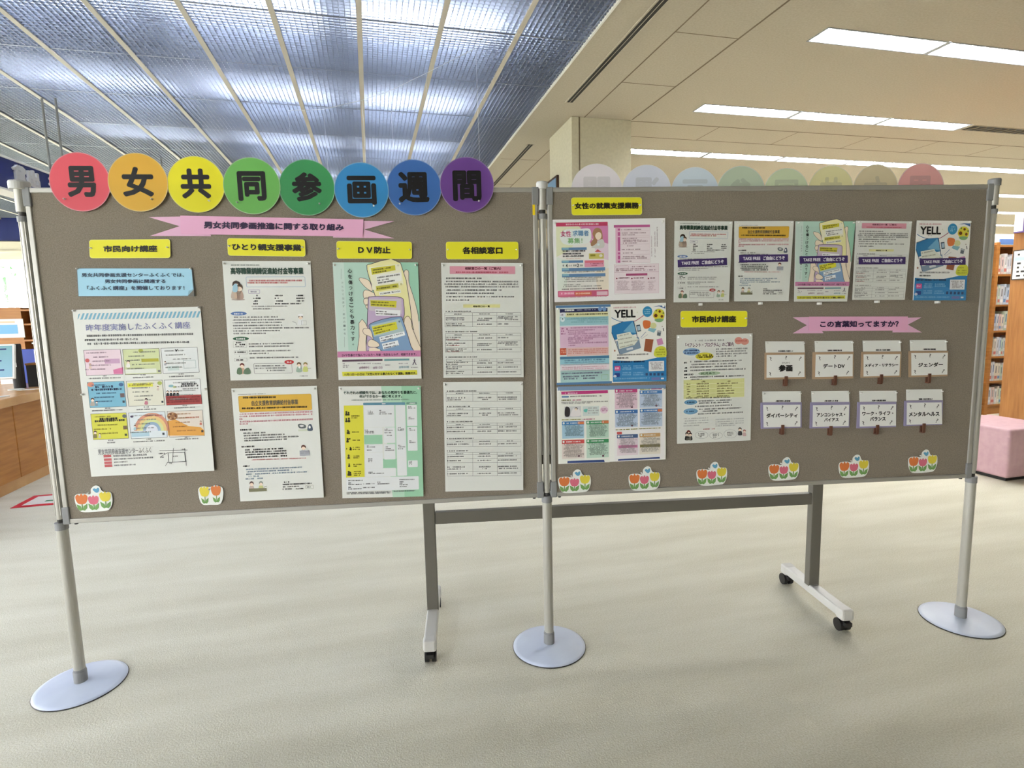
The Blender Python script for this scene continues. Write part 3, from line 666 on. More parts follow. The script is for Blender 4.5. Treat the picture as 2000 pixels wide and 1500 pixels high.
# ================================================================ THE EIGHT TITLE DISCS
DC = [((.2016, 1.8116), .0960, (232, 92, 106), '男', (480, 160, 688, 390), 'coral red', 0),
      ((.3857, 1.8101), .0960, (232, 184, 62), '女', (880, 168, 1110, 388), 'orange yellow', 0),
      ((.5714, 1.8035), .0935, (240, 232, 30), '共', (1305, 180, 1525, 400), 'bright yellow', 0),
      ((.7551, 1.7985), .0950, (118, 192, 96), '同', (1718, 200, 1925, 418), 'light green', 0),
      ((.9390, 1.7934), .0950, (66, 160, 98), '参', (240, 192, 445, 392), 'deep green', 1),
      ((1.1255, 1.7846), .0940, (60, 152, 214), '画', (612, 218, 808, 412), 'sky blue', 1),
      ((1.3086, 1.7933), .0965, (66, 116, 190), '週', (955, 192, 1168, 398), 'blue', 1),
      ((1.4965, 1.8022), .0965, (118, 74, 156), '間', (1322, 185, 1518, 388), 'purple', 1)]
QC = [(575, 278, 218), (996, 281, 217), (1416, 296, 207), (1822, 308, 209), (343, 296, 192), (709, 313, 184), (1064, 297, 188), (1420, 280, 185)]
for i, ((s_, z), r, c, ch, gb, nm, _) in enumerate(DC):
    cx, cy, rp_ = QC[i]; n = 48
    sh_ = [(r+r*math.cos(2*PI*k/n), r+r*math.sin(2*PI*k/n)) for k in range(n)]
    q = [(cx-rp_, cy-rp_), (cx+rp_, cy-rp_), (cx+rp_, cy+rp_), (cx-rp_, cy+rp_)]
    D = Sheet('title_disc', '%s paper disc with a black character on the top edge of the left board' % nm, 'sign', 'L',
              [(s_-r, z+r), (s_+r, z+r), (s_+r, z-r), (s_-r, z-r)], q, c, off=.0095+.0012*(i % 2), tilt=0.0, th=.0005, group='rainbow title discs', shape=sh_, thin=True)
    D.part('laminate_rim', 'thin pale laminate edge'); m_ = []
    o = [(x0, y0) for x0, y0 in sh_]; inn = [(r+.975*r*math.cos(2*PI*k/n), r+.975*r*math.sin(2*PI*k/n)) for k in range(n)]
    D.add(o+inn, [(k, (k+1) % n, n+(k+1) % n, n+k) for k in range(n)], tuple(min(255, int(v*.6+95)) for v in c), 0)
    D.part('printed_character'); D.T(ch, *gb, c=(24, 22, 24), b=.042, l=2); D.end()
    D.pin(cx+rp_*.42*(1 if i % 3 else -1.3), cy+rp_*.58, .003)
BDC = [(.208, .0971, 1.8855, (214, 208, 214), '間', 'lilac-white'), (.3974, .0939, 1.881, (200, 204, 218), '週', 'pale lavender blue'), (.5831, .0934, 1.8718, (194, 206, 218), '画', 'pale blue'),
       (.7621, .0938, 1.8756, (178, 192, 172), '参', 'grey green'), (.9406, .089, 1.8664, (190, 202, 172), '同', 'pale green'), (1.1183, .0905, 1.8756, (212, 206, 160), '共', 'pale yellow'),
       (1.2982, .0911, 1.8787, (200, 188, 158), '女', 'pale tan'), (1.4823, .0965, 1.8818, (214, 160, 158), '男', 'faded pink')]
for s_, r, zt, c, ch, nm in BDC:
    c = tuple(min(236, int(v*1.06)) for v in c)
    zc = zt-r; n = 48; sh_ = [(r+r*math.cos(2*PI*k/n), r+r*math.sin(2*PI*k/n)) for k in range(n)]
    D = Sheet('title_disc', '%s paper disc seen from the back, standing above the right board' % nm, 'sign', 'R',
              [(s_-r, zc+r), (s_+r, zc+r), (s_+r, zc-r), (s_-r, zc-r)], [(0, 0), (100, 0), (100, 100), (0, 100)], c, off=-.026, tilt=0, th=.0005, group='reversed discs behind the right board', shape=sh_)
    D.part('pale_rim'); inn = [(r+.97*r*math.cos(2*PI*k/n), r+.97*r*math.sin(2*PI*k/n)) for k in range(n)]
    D.add(sh_+inn, [(k, (k+1) % n, n+(k+1) % n, n+k) for k in range(n)], tuple(min(255, int(v*.5+118)) for v in c), 0)
    D.part('show_through_character'); D.T(ch, 24, 24, 76, 78, c=tuple(int(v*.95) for v in c), b=.04, l=1, mirror=True); D.end()

# ================================================================ YELLOW CAPTIONS, RIBBONS, BLUE NOTE
YEL = (226, 220, 44)
def caption(key, k, cor, px, text, box_, label, b=.05, pins=True, dots=None):
    s = Sheet('caption_card', label, 'label', k, cor, px, YEL, off=.004, tilt=.002, th=.001, group='yellow caption cards', rad=.009)
    s.part('laminate_edge'); x0 = min(p[0] for p in px); 
    s.O(px[0][0], px[0][1], px[2][0], px[2][1], (236, 232, 110), w=(px[1][0]-px[0][0])*.006, l=0, r=(px[1][0]-px[0][0])*.034)
    s.part('caption_text')
    x0, y0, x1, y1 = box_
    s.T(text, x0, y0, x1, y1, c=(40, 38, 24), b=b)
    s.end()
    w = px[1][0]-px[0][0]; h = px[3][1]-px[0][1]
    s.pin(px[0][0]+w*.03, px[0][1]+h*.45, .003); s.pin(px[1][0]-w*.03, px[1][1]+h*.45, .003)
    return s
def Rp(q, x0, y0, sc): return [(x0+x/sc, y0+y/sc) for x, y in q]
r1 = lambda x, y: (x/3.7037, 280+y/3.7037); r2 = lambda x, y: (500+x/3.448, 280+y/3.448)
caption('y1', 'L', [(.2064, 1.6229), (.4686, 1.6228), (.4644, 1.5584), (.2033, 1.5608)], [(170.6, 467.6), (330, 466.3), (331, 503.6), (172.8, 504.1)], '市民向け講座', (*r1(735, 738), *r1(1128, 785)), 'yellow caption card above the light blue note, citizen courses')
caption('y2', 'L', [(.6565, 1.6244), (.9194, 1.6175), (.9179, 1.5574), (.6552, 1.5641)], [(441.5, 464.4), (594.3, 467), (595.7, 501), (443.6, 499)], 'ひとり親支援事業', (*r1(1672, 722), *r2(302, 725)), 'yellow caption card with eight characters, single-parent support, over the second column')
caption('y3', 'L', [(1.0268, 1.6112), (1.2922, 1.6062), (1.2904, 1.5446), (1.0253, 1.5494)], [(655.7, 470), (804, 471.4), (804.5, 505.6), (656.9, 504.8)], 'ＤＶ防止', (*r2(685, 692), *r2(905, 742)), 'yellow caption card starting with the letters D V')
caption('y4', 'L', [(1.4133, 1.6051), (1.6783, 1.6026), (1.6779, 1.5386), (1.4125, 1.542)], [(870.4, 471.4), (1012.8, 471.4), (1013.3, 506.2), (871.2, 506.2)], '各相談窓口', (*r2(1388, 695), *r2(1660, 745)), 'yellow caption card over the pink-headed list beside the centre pole')
c8 = lambda x, y: (1020+x/6.818, 280+y/6.818); c6 = lambda x, y: (1310+x/5.358, 600+y/5.358)
caption('y5', 'R', [(.1054, 1.7584), (.3699, 1.7572), (.3708, 1.6937), (.1063, 1.6946)], [(1116, 384.9), (1254.7, 384.4), (1255, 419), (1116.8, 420)], '女性の就業支援業務', (*c8(700, 785), *c8(1558, 868)), 'yellow caption card at the top left corner of the right board', b=.055)
caption('y6', 'R', [(.5223, 1.3371), (.7854, 1.3312), (.7858, 1.2692), (.5226, 1.2736)], [(1330.5, 607), (1461.5, 607), (1460.8, 638.8), (1330.2, 639.8)], '市民向け講座', (*c6(228, 90), *c6(692, 160)), 'yellow caption card in the middle of the right board, citizen courses', b=.055)
PK = (226, 170, 202)
def ribbon(k, cor, px, text, tb, tails, label):
    s = Sheet('ribbon_banner', label, 'banner', k, cor, px, PK, off=.006, tilt=.002, th=.001)
    for nm, poly in zip(('ribbon_tail', 'ribbon_tail'), tails):
        V = [on_board(k, a, b, FACE+.0035)-s.org for a, b in poly]; B = [v-BD[k][2]*.0008 for v in V]
        me = bpy.data.meshes.new(nm); n = len(V)
        T_ = [tuple(t) for t in tessellate_polygon([[Vector((a, b, 0)) for a, b in poly]])]
        me.from_pydata([tuple(v) for v in V+B], [], T_+[tuple(i+n for i in t) for t in T_]+[(i, (i+1) % n, n+(i+1) % n, n+i) for i in range(n)]); me.materials.append(paper((222, 176, 204)))
        o = bpy.data.objects.new(nm, me); COL.objects.link(o); o.parent = s.o
    s.part('banner_text'); s.T(text, *tb, c=(54, 36, 74), b=.05); s.end(); return s
sL = ribbon('L', [(.5094, 1.7011), (1.1261, 1.6849), (1.1199, 1.6249), (.506, 1.6386)], [(350.2, 420.4), (709.4, 427.9), (707.7, 461.8), (351.5, 456.9)], '男女共同参画推進に関する取り組み',
       (*r1(1475, 562), *r2(592, 588)), ([(.4043, 1.6972), (.530, 1.6985), (.530, 1.6585), (.600, 1.640), (.6037, 1.6316), (.4032, 1.6342), (.5026, 1.6659)], [(1.11, 1.6808), (1.2335, 1.6781), (1.1271, 1.65), (1.2307, 1.6182), (1.0157, 1.6232), (1.02, 1.64), (1.11, 1.65)]),
       'long pink ribbon banner with dark lettering under the rainbow discs')
c7 = lambda x, y: (x, y)
ribbon('R', [(1.033, 1.3033), (1.4369, 1.2948), (1.4365, 1.2398), (1.0315, 1.2471)], [(538, 97), (1555, 95), (1545, 240), (528, 247)], 'この言葉知ってますか？', (650, 140, 1455, 205),
       ([(.9682, 1.3018), (1.05, 1.3023), (1.05, 1.26), (1.09, 1.245), (1.0957, 1.2376), (.9699, 1.24), (1.0266, 1.2705)], [(1.42, 1.2898), (1.4956, 1.2897), (1.4411, 1.2625), (1.5018, 1.2305), (1.3786, 1.2336), (1.38, 1.245), (1.42, 1.26)]), 'short pink ribbon banner ending in a question mark above the flip cards')
s = Sheet('blue_note', 'light blue note with a folded corner below the first yellow caption', 'notice', 'L', [(.156, 1.5291), (.5312, 1.5238), (.5319, 1.4265), (.1533, 1.4324)], [(540, 900), (1380, 900), (1400, 1105), (558, 1108)], (158, 204, 226), off=.003, tilt=.004)
s.part('note_border'); s.O(540, 900, 1400, 1105, (116, 128, 140), w=4, l=1); s.part('note_text')
tc_ = (44, 60, 88)
s.T('男女共同参画支援センターふくふくでは、', 578, 936, 1325, 965, tc_, .03); s.T('男女共同参画に関連する', 747, 982, 1190, 1010, tc_, .035); s.T('「ふくふく講座」を開催しております！', 620, 1030, 1330, 1060, tc_, .03)
s.part('folded_corner'); s.P([(1352, 1104), (1400, 1052), (1400, 1105)], (120, 116, 108), l=7); s.P([(1354, 1104), (1400, 1052), (1360, 1066)], (132, 178, 200), l=8)
s.end()
for q in ((548, 905), (1372, 905)): s.pin(*q, .003)

# ================================================================ POSTER CONTENTS
GR = (96, 96, 98); BK = (40, 40, 42); WT = (236, 238, 236)
def person(s, x, y, h, body, hair=(90, 62, 44), skin=(240, 214, 190), l=3):
    s.P([(x-h*.26, y), (x-h*.22, y-h*.45), (x-h*.08, y-h*.58), (x+h*.1, y-h*.58), (x+h*.24, y-h*.42), (x+h*.26, y)], body, l, True)
    s.E(x, y-h*.72, h*.19, h*.21, skin, l+1); s.P([(x-h*.2, y-h*.7), (x-h*.19, y-h*.92), (x, y-h*1.02), (x+h*.2, y-h*.9), (x+h*.21, y-h*.7), (x+h*.1, y-h*.82), (x-h*.08, y-h*.84)], hair, l+2, True)
def draw_A(s):
    s.part('striped_band')
    for i in range(31):
        x = 118+i*33.6; y = 98-i*.62*.98; s.P([(x+12, y-3), (x+29, y-4), (x+10, y+50), (x-9, y+51)] if i else [(x+10, y+5), (x+24, y-3), (x+10, y+40), (x+2, y+48)], (112, 176, 206), 1)
    s.part('heading'); s.T('昨年度実施したふくふく講座', 190, 188, 1072, 222, (120, 124, 178), .012)
    s.part('text_block')
    s.G(200, 285, 1102, 19, (74, 76, 80), y1=268, gap=.03); s.G(182, 320, 640, 19, (74, 76, 80), y1=312); s.G(206, 352, 1075, 19, (74, 76, 80), y1=335, gap=.03)
    flyers = [((173, 405, 508, 610), (232, 206, 218), '1'), ((500, 398, 830, 603), (206, 216, 158), '2'), ((822, 388, 1150, 592), (222, 226, 226), '3'),
              ((207, 675, 540, 878), (112, 184, 214), '4'), ((533, 665, 860, 866), (222, 220, 200), '5'), ((853, 655, 1175, 857), (228, 230, 230), '6'),
              ((238, 940, 562, 1144), (214, 212, 50), '7'), ((556, 930, 885, 1135), (216, 226, 232), '8'), ((880, 917, 1198, 1122), (226, 214, 200), '9')]
    for (x0, y0, x1, y1), c, n in flyers:
        s.part('flyer_picture'); s.R(x0, y0, x1, y1, c, 1); s.O(x0, y0, x1, y1, (90, 92, 96), 3, 2)
        if n == '1': s.R(350, 480, 482, 515, (206, 160, 196), 2); s.E(207, 492, 18, 17, (216, 90, 90), 2); s.P([(425, 570), (508, 548), (508, 605), (430, 606)], (222, 110, 160), 2); person(s, 232, 560, 42, (226, 196, 180), (176, 120, 70))
        if n == '2': s.R(660, 478, 806, 500, (184, 180, 40), 2); s.E(655, 410, 20, 18, (176, 184, 60), 2); person(s, 550, 548, 58, (228, 226, 220), (60, 46, 40)); s.R(525, 568, 790, 594, (222, 226, 214), 2); s.R(800, 572, 822, 590, (120, 120, 122), 3)
        if n == '3': s.P([(940, 392), (952, 404), (970, 394), (958, 414), (950, 420)], (24, 24, 26), 3); person(s, 862, 532, 34, (180, 180, 190)); s.O(1012, 490, 1122, 555, (150, 180, 178), 3, 3); s.R(880, 540, 980, 574, (196, 216, 212), 2)
        if n == '4':
            s.E(238, 694, 28, 22, (222, 130, 100), 2); s.E(492, 694, 20, 16, (60, 100, 150), 2); s.G(276, 714, 440, 20, (20, 40, 80), wt=.3); s.G(244, 738, 500, 18, (20, 40, 80), wt=.3); person(s, 255, 872, 66, (170, 160, 150)); person(s, 290, 872, 40, (120, 150, 170)); s.R(484, 768, 524, 800, (110, 90, 90), 2); s.R(505, 828, 526, 846, (60, 70, 80), 3)
        if n == '5': s.R(545, 684, 760, 710, (228, 226, 60), 2); s.E(816, 682, 20, 17, (170, 184, 80), 2); person(s, 705, 860, 52, (206, 120, 140), (60, 30, 46)); person(s, 802, 742, 36, (210, 196, 180)); s.G(560, 700, 750, 14, (150, 130, 20)); s.R(832, 830, 850, 846, (60, 70, 80), 3)
        if n == '6':
            s.R(866, 788, 1174, 855, (176, 56, 54), 2); s.E(912, 706, 22, 12, (130, 180, 190), 3); s.E(942, 714, 18, 10, (196, 206, 140), 3)
            for i in range(4): person(s, 884+i*28, 788, 44, (30, 30, 36), (30, 30, 34))
            s.G(1000, 690, 1130, 16, BK, wt=.28); s.G(995, 706, 1150, 16, BK, wt=.28); s.G(1010, 730, 1140, 12)
            for yy in (805, 825, 842): s.G(880, yy, 1160, 12, (110, 30, 34))
        if n == '7':
            s.G(315, 982, 470, 20, (30, 30, 20), wt=.3); s.G(275, 1000, 528, 18, (30, 30, 20), wt=.3); s.E(523, 958, 19, 17, (90, 100, 110), 2); person(s, 280, 1140, 60, (130, 120, 60)); person(s, 318, 1140, 40, (190, 190, 170)); s.R(512, 1038, 548, 1068, (120, 96, 60), 2); s.R(526, 1104, 548, 1122, (60, 70, 40), 3)
        if n == '8':
            for r_, cc in ((150, (226, 150, 120)), (125, (232, 196, 120)), (100, (206, 214, 140)), (75, (150, 180, 210)), (50, (216, 220, 232))):
                s.P([(755+r_*math.cos(PI+PI*i/14)*1.0, 1080+r_*math.sin(PI+PI*i/14)) for i in range(15)], cc, 2+(150-r_)/200)
            person(s, 612, 1072, 40, (160, 200, 210)); s.E(585, 962, 14, 10, (70, 50, 90), 3); s.R(582, 1095, 735, 1125, (170, 206, 224), 2); s.G(690, 955, 850, 14, (180, 60, 70)); s.R(842, 1096, 862, 1114, (60, 70, 80), 3)
        if n == '9':
            s.P([(882, 1000), (950, 985), (1000, 1010), (1060, 1040), (1165, 1050), (1196, 1080), (1196, 1118), (892, 1120)], (232, 160, 56), 2); s.E(925, 958, 46, 36, (166, 110, 66), 3)
            for i in range(9): s.E(925+28*math.cos(i*.7), 958+20*math.sin(i*.7), 8, 7, (206, 160, 110) if i % 2 else (110, 60, 40), 4)
            s.G(1035, 970, 1150, 14, (200, 90, 50)); person(s, 1164, 1030, 34, (220, 120, 100)); s.R(1168, 1074, 1188, 1092, (60, 60, 60), 3)
        random.seed(int(n)); tcx = {'1': (150, 120, 140), '4': (50, 90, 130), '7': (120, 110, 20), '9': (170, 110, 50)}.get(n, (130, 134, 130))
        for j in range(5):
            yy = y0+(y1-y0)*(.12+.17*j); xa = x0+random.uniform(15, 90); s.G(xa, yy, min(xa+random.uniform(120, 200), x1-25), 12, tcx, l=6)
    s.part('text_block')
    for x, y, w in ((330, 622, 45), (220, 644, 275), (655, 612, 45), (590, 636, 180), (975, 606, 50), (895, 628, 210), (360, 893, 45), (250, 914, 260), (685, 882, 45), (625, 904, 165), (1005, 870, 45), (930, 890, 190), (390, 1160, 45), (382, 1180, 66), (708, 1150, 45), (600, 1172, 265), (1030, 1136, 40), (950, 1152, 200)): s.G(x, y, x+w, 12, (100, 100, 104), gap=.02)
    s.S([(270, 1225), (770, 1212)], 1.2, (170, 170, 172)); s.T('男女共同参画支援センターふくふく', 303, 1234, 752, 1262, (110, 110, 116), .008)
    s.part('red_tag')
    for i, (x, y) in enumerate(((350, 1282), (354, 1311), (357, 1337), (360, 1362))): s.R(x, y, x+66, y+18, (206, 92, 96), 1)
    s.part('text_block')
    for x, y, x1, h in ((434, 1290, 720, 18), (438, 1316, 775, 15), (440, 1342, 560, 14), (443, 1368, 625, 14)): s.G(x, y, x1, h, (110, 110, 114))
    s.part('map_picture'); s.O(888, 1262, 1040, 1338, (60, 60, 62), 5, 2)
    for a in (((820, 1245), (1055, 1240)), ((830, 1295), (888, 1262)), ((870, 1372), (890, 1338)), ((888, 1345), (1050, 1332)), ((1030, 1225), (1045, 1370)), ((930, 1345), (935, 1225))): s.S(a, 4, (90, 92, 94))
    s.para([(812, 1270, 866), (826, 1300, 860), (930, 1292, 975), (905, 1350, 930), (1000, 1235, 1050)], 12, (80, 80, 82))
def draw_B(s):
    s.part('heading'); s.T('高等職業訓練促進給付金等事業', 160, 128, 992, 206, (34, 70, 54), .035); s.part('text_block'); s.G(170, 100, 502, 14, (90, 110, 100))
    s.part('rounded_frame'); s.O(335, 233, 1014, 348, (150, 178, 206), 5, 1, r=14); s.O(365, 380, 496, 424, (160, 130, 196), 3, 1, r=5); s.O(195, 966, 348, 1035, (150, 150, 152), 2, 1); s.O(206, 1068, 362, 1106, (170, 170, 172), 2, 1); s.O(210, 1152, 356, 1188, (150, 150, 152), 2, 1); s.O(428, 1212, 868, 1322, (130, 126, 128), 4, 1, r=14)
    s.part('oval_label'); s.E(258, 650, 92, 23, (92, 130, 196), 1); s.E(284, 934, 92, 23, (52, 108, 76), 1); s.E(831, 1197, 56, 26, (206, 52, 54), 2); s.G(205, 652, 315, 22, WT); s.G(232, 936, 340, 22, WT); s.G(806, 1199, 860, 20, WT)
    s.part('text_block'); s.para([(370, 277, 970), (357, 302, 815)], 20, (222, 84, 92), gap=.02); s.G(392, 403, 466, 18, (110, 96, 150))
    for y, a in ((446, (422, 474)), (477, (420, 512)), (508, (424, 476)), (539, (424, 480))): s.G(a[0], y, a[1], 18, BK, wt=.3)
    for y, a in ((446, (664, 760)), (477, (664, 718)), (508, (664, 762)), (539, (668, 970))): s.G(a[0], y, a[1], 17, (60, 60, 62), wt=.26)
    for y, a in ((446, (908, 1000)), (477, (908, 1000)), (506, (908, 1006))): s.G(a[0], y, a[1], 17, (60, 60, 62), wt=.28)
    s.para([(405, 569, 812), (405, 598, 632)], 15, (130, 130, 132)); s.para([(206, 692, 700), (190, 723, 790), (192, 754, 770), (195, 787, 760), (198, 818, 1058), (200, 847, 728), (202, 877, 572), (374, 993, 876), (376, 1022, 868), (378, 1073, 846), (382, 1101, 598), (386, 1150, 940)], 17, (104, 104, 108), gap=.06)
    s.para([(230, 978, 300), (222, 1000, 330), (215, 1086, 345), (236, 1174, 325)], 17, BK, wt=.28); s.G(212, 1022, 330, 12, GR)
    s.para([(450, 1241, 780), (440, 1268, 800), (582, 1292, 780)], 17, (90, 90, 92)); s.G(952, 1354, 1048, 14, GR); s.S([(272, 1050), (272, 1062)], 4, GR); s.S([(268, 1125), (268, 1142)], 4, GR)
    s.part('picture'); s.E(252, 492, 78, 10, (180, 164, 156), 1); person(s, 228, 480, 200, (196, 176, 158), (70, 54, 44)); person(s, 264, 484, 165, (188, 156, 140), (96, 70, 50)); s.P([(190, 400), (196, 330), (232, 312), (246, 350), (240, 402)], (152, 196, 216), 6, True); s.R(205, 420, 240, 478, (206, 176, 150), 5)
    s.part('picture'); person(s, 958, 775, 110, (226, 228, 230), (110, 78, 60)); s.E(958, 668, 32, 14, (236, 236, 238), 6); s.O(965, 730, 1028, 780, (170, 172, 176), 3, 6); s.S([(865, 742), (905, 752), (912, 778)], 5, (170, 172, 178))
    s.part('picture'); person(s, 300, 1328, 118, (216, 176, 148), (120, 44, 46)); s.P([(245, 1330), (250, 1270), (290, 1262), (300, 1330)], (96, 124, 92), 6, True); s.P([(320, 1330), (330, 1280), (376, 1262), (396, 1328)], (100, 128, 100), 6, True)
    s.part('picture'); person(s, 942, 1308, 108, (150, 176, 156), (110, 84, 54)); person(s, 1015, 1304, 104, (196, 204, 110), (150, 130, 60)); s.E(950, 1256, 14, 14, WT, 6); s.S([(1040, 1270), (1080, 1266)], 5, (140, 150, 110))
def draw_C(s):
    s.part('heading_box'); s.R(132, 196, 974, 356, (228, 176, 46), 1, r=20); s.O(132, 196, 974, 356, (196, 160, 90), 4, 2, r=20)
    s.part('heading'); s.T('自立支援教育訓練給付金事業', 285, 250, 815, 292, (104, 96, 72), .02); s.G(188, 215, 575, 22, (60, 50, 20), y1=208, wt=.3, gap=.02); s.G(178, 336, 916, 20, (60, 50, 20), y1=318, wt=.3, gap=.02)
    s.part('text_block'); s.G(130, 180, 446, 10, (120, 120, 122))
    s.para([(150, 402, 980), (146, 430, 978), (150, 458, 192), (156, 488, 985), (152, 514, 258)], 20, (214, 120, 136), gap=.03)
    s.para([(160, 580, 300), (176, 770, 334), (192, 988, 278)], 20, BK, wt=.28)
    s.para([(196, 618, 452), (200, 646, 664), (203, 675, 840), (206, 702, 694)], 19, (70, 70, 72)); s.para([(215, 805, 652), (218, 832, 692), (220, 860, 694), (242, 888, 704)], 20, (60, 60, 62), wt=.26); s.G(290, 917, 905, 14, (208, 96, 96), y1=896)
    s.para([(226, 1026, 868), (232, 1052, 748), (230, 1080, 922), (258, 1104, 382), (222, 1132, 434)], 18, (106, 138, 166)); s.para([(640, 1168, 714), (642, 1194, 978), (644, 1220, 830), (640, 1246, 746), (770, 1242, 880)], 17, (60, 60, 62), wt=.26)
    s.O(900, 1204, 992, 1240, (150, 150, 120), 3, 2, r=6); s.G(918, 1222, 972, 16, BK)
    s.part('picture'); s.P([(812, 520), (850, 510), (900, 528), (895, 560), (830, 560)], (100, 110, 112), 2, True); s.P([(830, 530), (860, 524), (884, 536), (850, 548)], (214, 216, 216), 3, True); s.P([(920, 585), (935, 520), (965, 520), (980, 584)], (84, 100, 120), 2, True); s.E(945, 548, 12, 18, WT, 3); s.R(815, 574, 975, 590, (206, 214, 190), 1)
    s.part('picture'); person(s, 876, 868, 118, (176, 178, 186), (96, 50, 40)); s.R(832, 812, 946, 868, (168, 172, 182), 6); s.para([(840, 826, 940), (842, 842, 936)], 10, (140, 140, 150), l=8)
    s.part('picture'); person(s, 292, 1268, 108, (196, 176, 168), (110, 84, 78)); person(s, 398, 1262, 104, (200, 204, 130), (150, 160, 150)); s.R(262, 1240, 465, 1268, (130, 128, 96), 6); s.S([(430, 1225), (464, 1210)], 5, (90, 90, 60), l=8)
SK = (240, 222, 196); OL = (98, 84, 84)
def phone(s, q, col, out=(84, 74, 92), l=4, w=7):
    s.P(q, col, l, False); s.S(q, w, out, l+.5, False, True)
def bub(s, q, c, l): s.P(q, c, l, False)
def finger(s, pts, l): s.P(pts, SK, l, True); s.S(pts, 5, OL, l+.4, True, True)
def draw_D(s):
    s.part('green_background'); s.P([(50, 72), (470, 72), (520, 1120), (120, 1125)], (198, 222, 212), 0); s.P([(450, 72), (1055, 72), (1080, 760), (600, 1120), (460, 1120)], (152, 208, 180), 0.2); s.P([(180, 72), (470, 72), (500, 1110), (240, 1110)], (178, 216, 200), .4)
    s.part('hand_picture'); s.P([(900, 160), (946, 172), (950, 300), (1010, 500), (1055, 700), (1085, 1080), (1085, 1118), (960, 1118), (880, 700), (860, 300), (880, 200)], SK, 1); s.S([(880, 260), (890, 190), (915, 160), (945, 185), (950, 310), (1000, 470), (1050, 650), (1068, 760)], 6, OL, 1.5, True)
    finger(s, [(365, 280), (385, 255), (480, 290), (520, 400), (500, 410), (430, 360)], 1); finger(s, [(412, 430), (450, 398), (560, 450), (540, 490), (430, 500)], 1); finger(s, [(415, 520), (450, 488), (500, 520), (480, 575), (430, 570)], 1); finger(s, [(440, 590), (470, 565), (500, 600), (470, 630)], 1)
    s.part('phone_picture'); phone(s, s.smooth([(500, 92), (850, 80), (990, 800), (960, 860), (640, 900), (560, 500), (480, 250), (455, 130)], n=3), (238, 232, 160), l=2); s.P([(480, 130), (850, 90), (885, 330), (520, 400)], (238, 236, 206), 3)
    bub(s, [(500, 140), (785, 105), (792, 165), (515, 220)], (214, 206, 40), 4); bub(s, [(560, 225), (855, 190), (862, 290), (580, 338)], (236, 238, 232), 4); bub(s, [(560, 355), (825, 320), (828, 370), (566, 412)], (206, 200, 60), 4); bub(s, [(596, 425), (850, 392), (858, 432), (604, 466)], (236, 238, 232), 4)
    for a in ((522, 165, 745, 132), (525, 195, 690, 172)): s.G(a[0], a[1], a[2], 17, (92, 90, 20), y1=a[3], wt=.28, l=6)
    for a in ((575, 255, 842, 215), (580, 288, 715, 268), (585, 318, 790, 285), (612, 445, 845, 412)): s.G(a[0], a[1], a[2], 18, (80, 80, 80), y1=a[3], wt=.24, l=6)
    s.G(572, 384, 808, 17, (92, 90, 20), y1=352, wt=.28, l=6); s.E(822, 108, 13, 13, (214, 210, 180), 6); s.E(858, 330, 14, 14, (206, 202, 140), 6)
    s.part('phone_picture'); phone(s, s.smooth([(500, 480), (700, 475), (860, 490), (888, 560), (880, 760), (700, 1000), (455, 1118), (455, 1000), (470, 540)], n=3), (196, 170, 208), l=4); s.P([(480, 500), (860, 505), (868, 680), (480, 640)], (206, 192, 204), 4.8)
    bub(s, [(495, 518), (805, 530), (800, 608), (500, 590)], (214, 206, 40), 5.4); bub(s, [(552, 625), (850, 640), (848, 706), (560, 700)], (236, 238, 240), 5.4)
    for a in ((505, 540, 710, 548, (92, 90, 20)), (508, 570, 790, 586, (92, 90, 20)), (562, 648, 688, 655, (80, 80, 84)), (562, 675, 825, 690, (80, 80, 84))): s.G(a[0], a[1], a[2], 17, a[4], y1=a[3], wt=.26, l=7)
    s.part('hand_picture'); s.P([(345, 1118), (365, 950), (365, 790), (400, 742), (440, 790), (465, 840), (440, 1000), (455, 1118)], SK, 6); s.S([(345, 1118), (365, 950), (362, 790), (400, 742), (440, 790), (465, 845), (445, 1000), (450, 1118)], 6, OL, 6.5)
    s.P([(890, 800), (905, 730), (945, 710), (980, 760), (990, 850), (1085, 1060), (1088, 1118), (960, 1118)], SK, 5.5); s.S([(890, 790), (905, 725), (945, 710), (980, 770), (990, 850), (1085, 1070)], 6, OL, 6, True)
    s.part('phone_picture'); phone(s, s.smooth([(500, 795), (660, 740), (840, 715), (880, 760), (975, 1060), (985, 1118), (640, 1118), (540, 1000), (485, 850)], n=3), (126, 164, 208), l=7); s.P([(505, 815), (840, 735), (900, 890), (540, 950)], (176, 200, 202), 7.8)
    bub(s, [(515, 830), (800, 772), (818, 860), (545, 932)], (224, 218, 36), 8.2); bub(s, [(600, 952), (895, 885), (908, 930), (618, 1015)], (236, 240, 242), 8.2); bub(s, [(632, 1030), (820, 990), (835, 1048), (650, 1098)], (236, 240, 242), 8.2)
    for a in ((525, 855, 780, 798, (92, 90, 20)), (530, 882, 640, 858, (92, 90, 20)), (545, 912, 725, 868, (92, 90, 20)), (620, 968, 885, 905, (70, 80, 100)), (625, 996, 760, 968, (70, 80, 100)), (648, 1050, 785, 1018, (70, 80, 100)), (660, 1082, 825, 1045, (70, 80, 100))): s.G(a[0], a[1], a[2], 17, a[4], y1=a[3], wt=.26, l=9)
    s.E(838, 770, 12, 12, (110, 130, 150), 9)
    s.part('hand_picture'); finger(s, [(408, 880), (430, 850), (500, 870), (530, 985), (500, 950), (430, 920)], 9.5); finger(s, [(470, 1010), (510, 980), (590, 1020), (600, 1060), (540, 1072), (475, 1060)], 9.5); s.P([(480, 1118), (485, 1080), (540, 1075), (610, 1095), (612, 1118)], SK, 9.5, False)
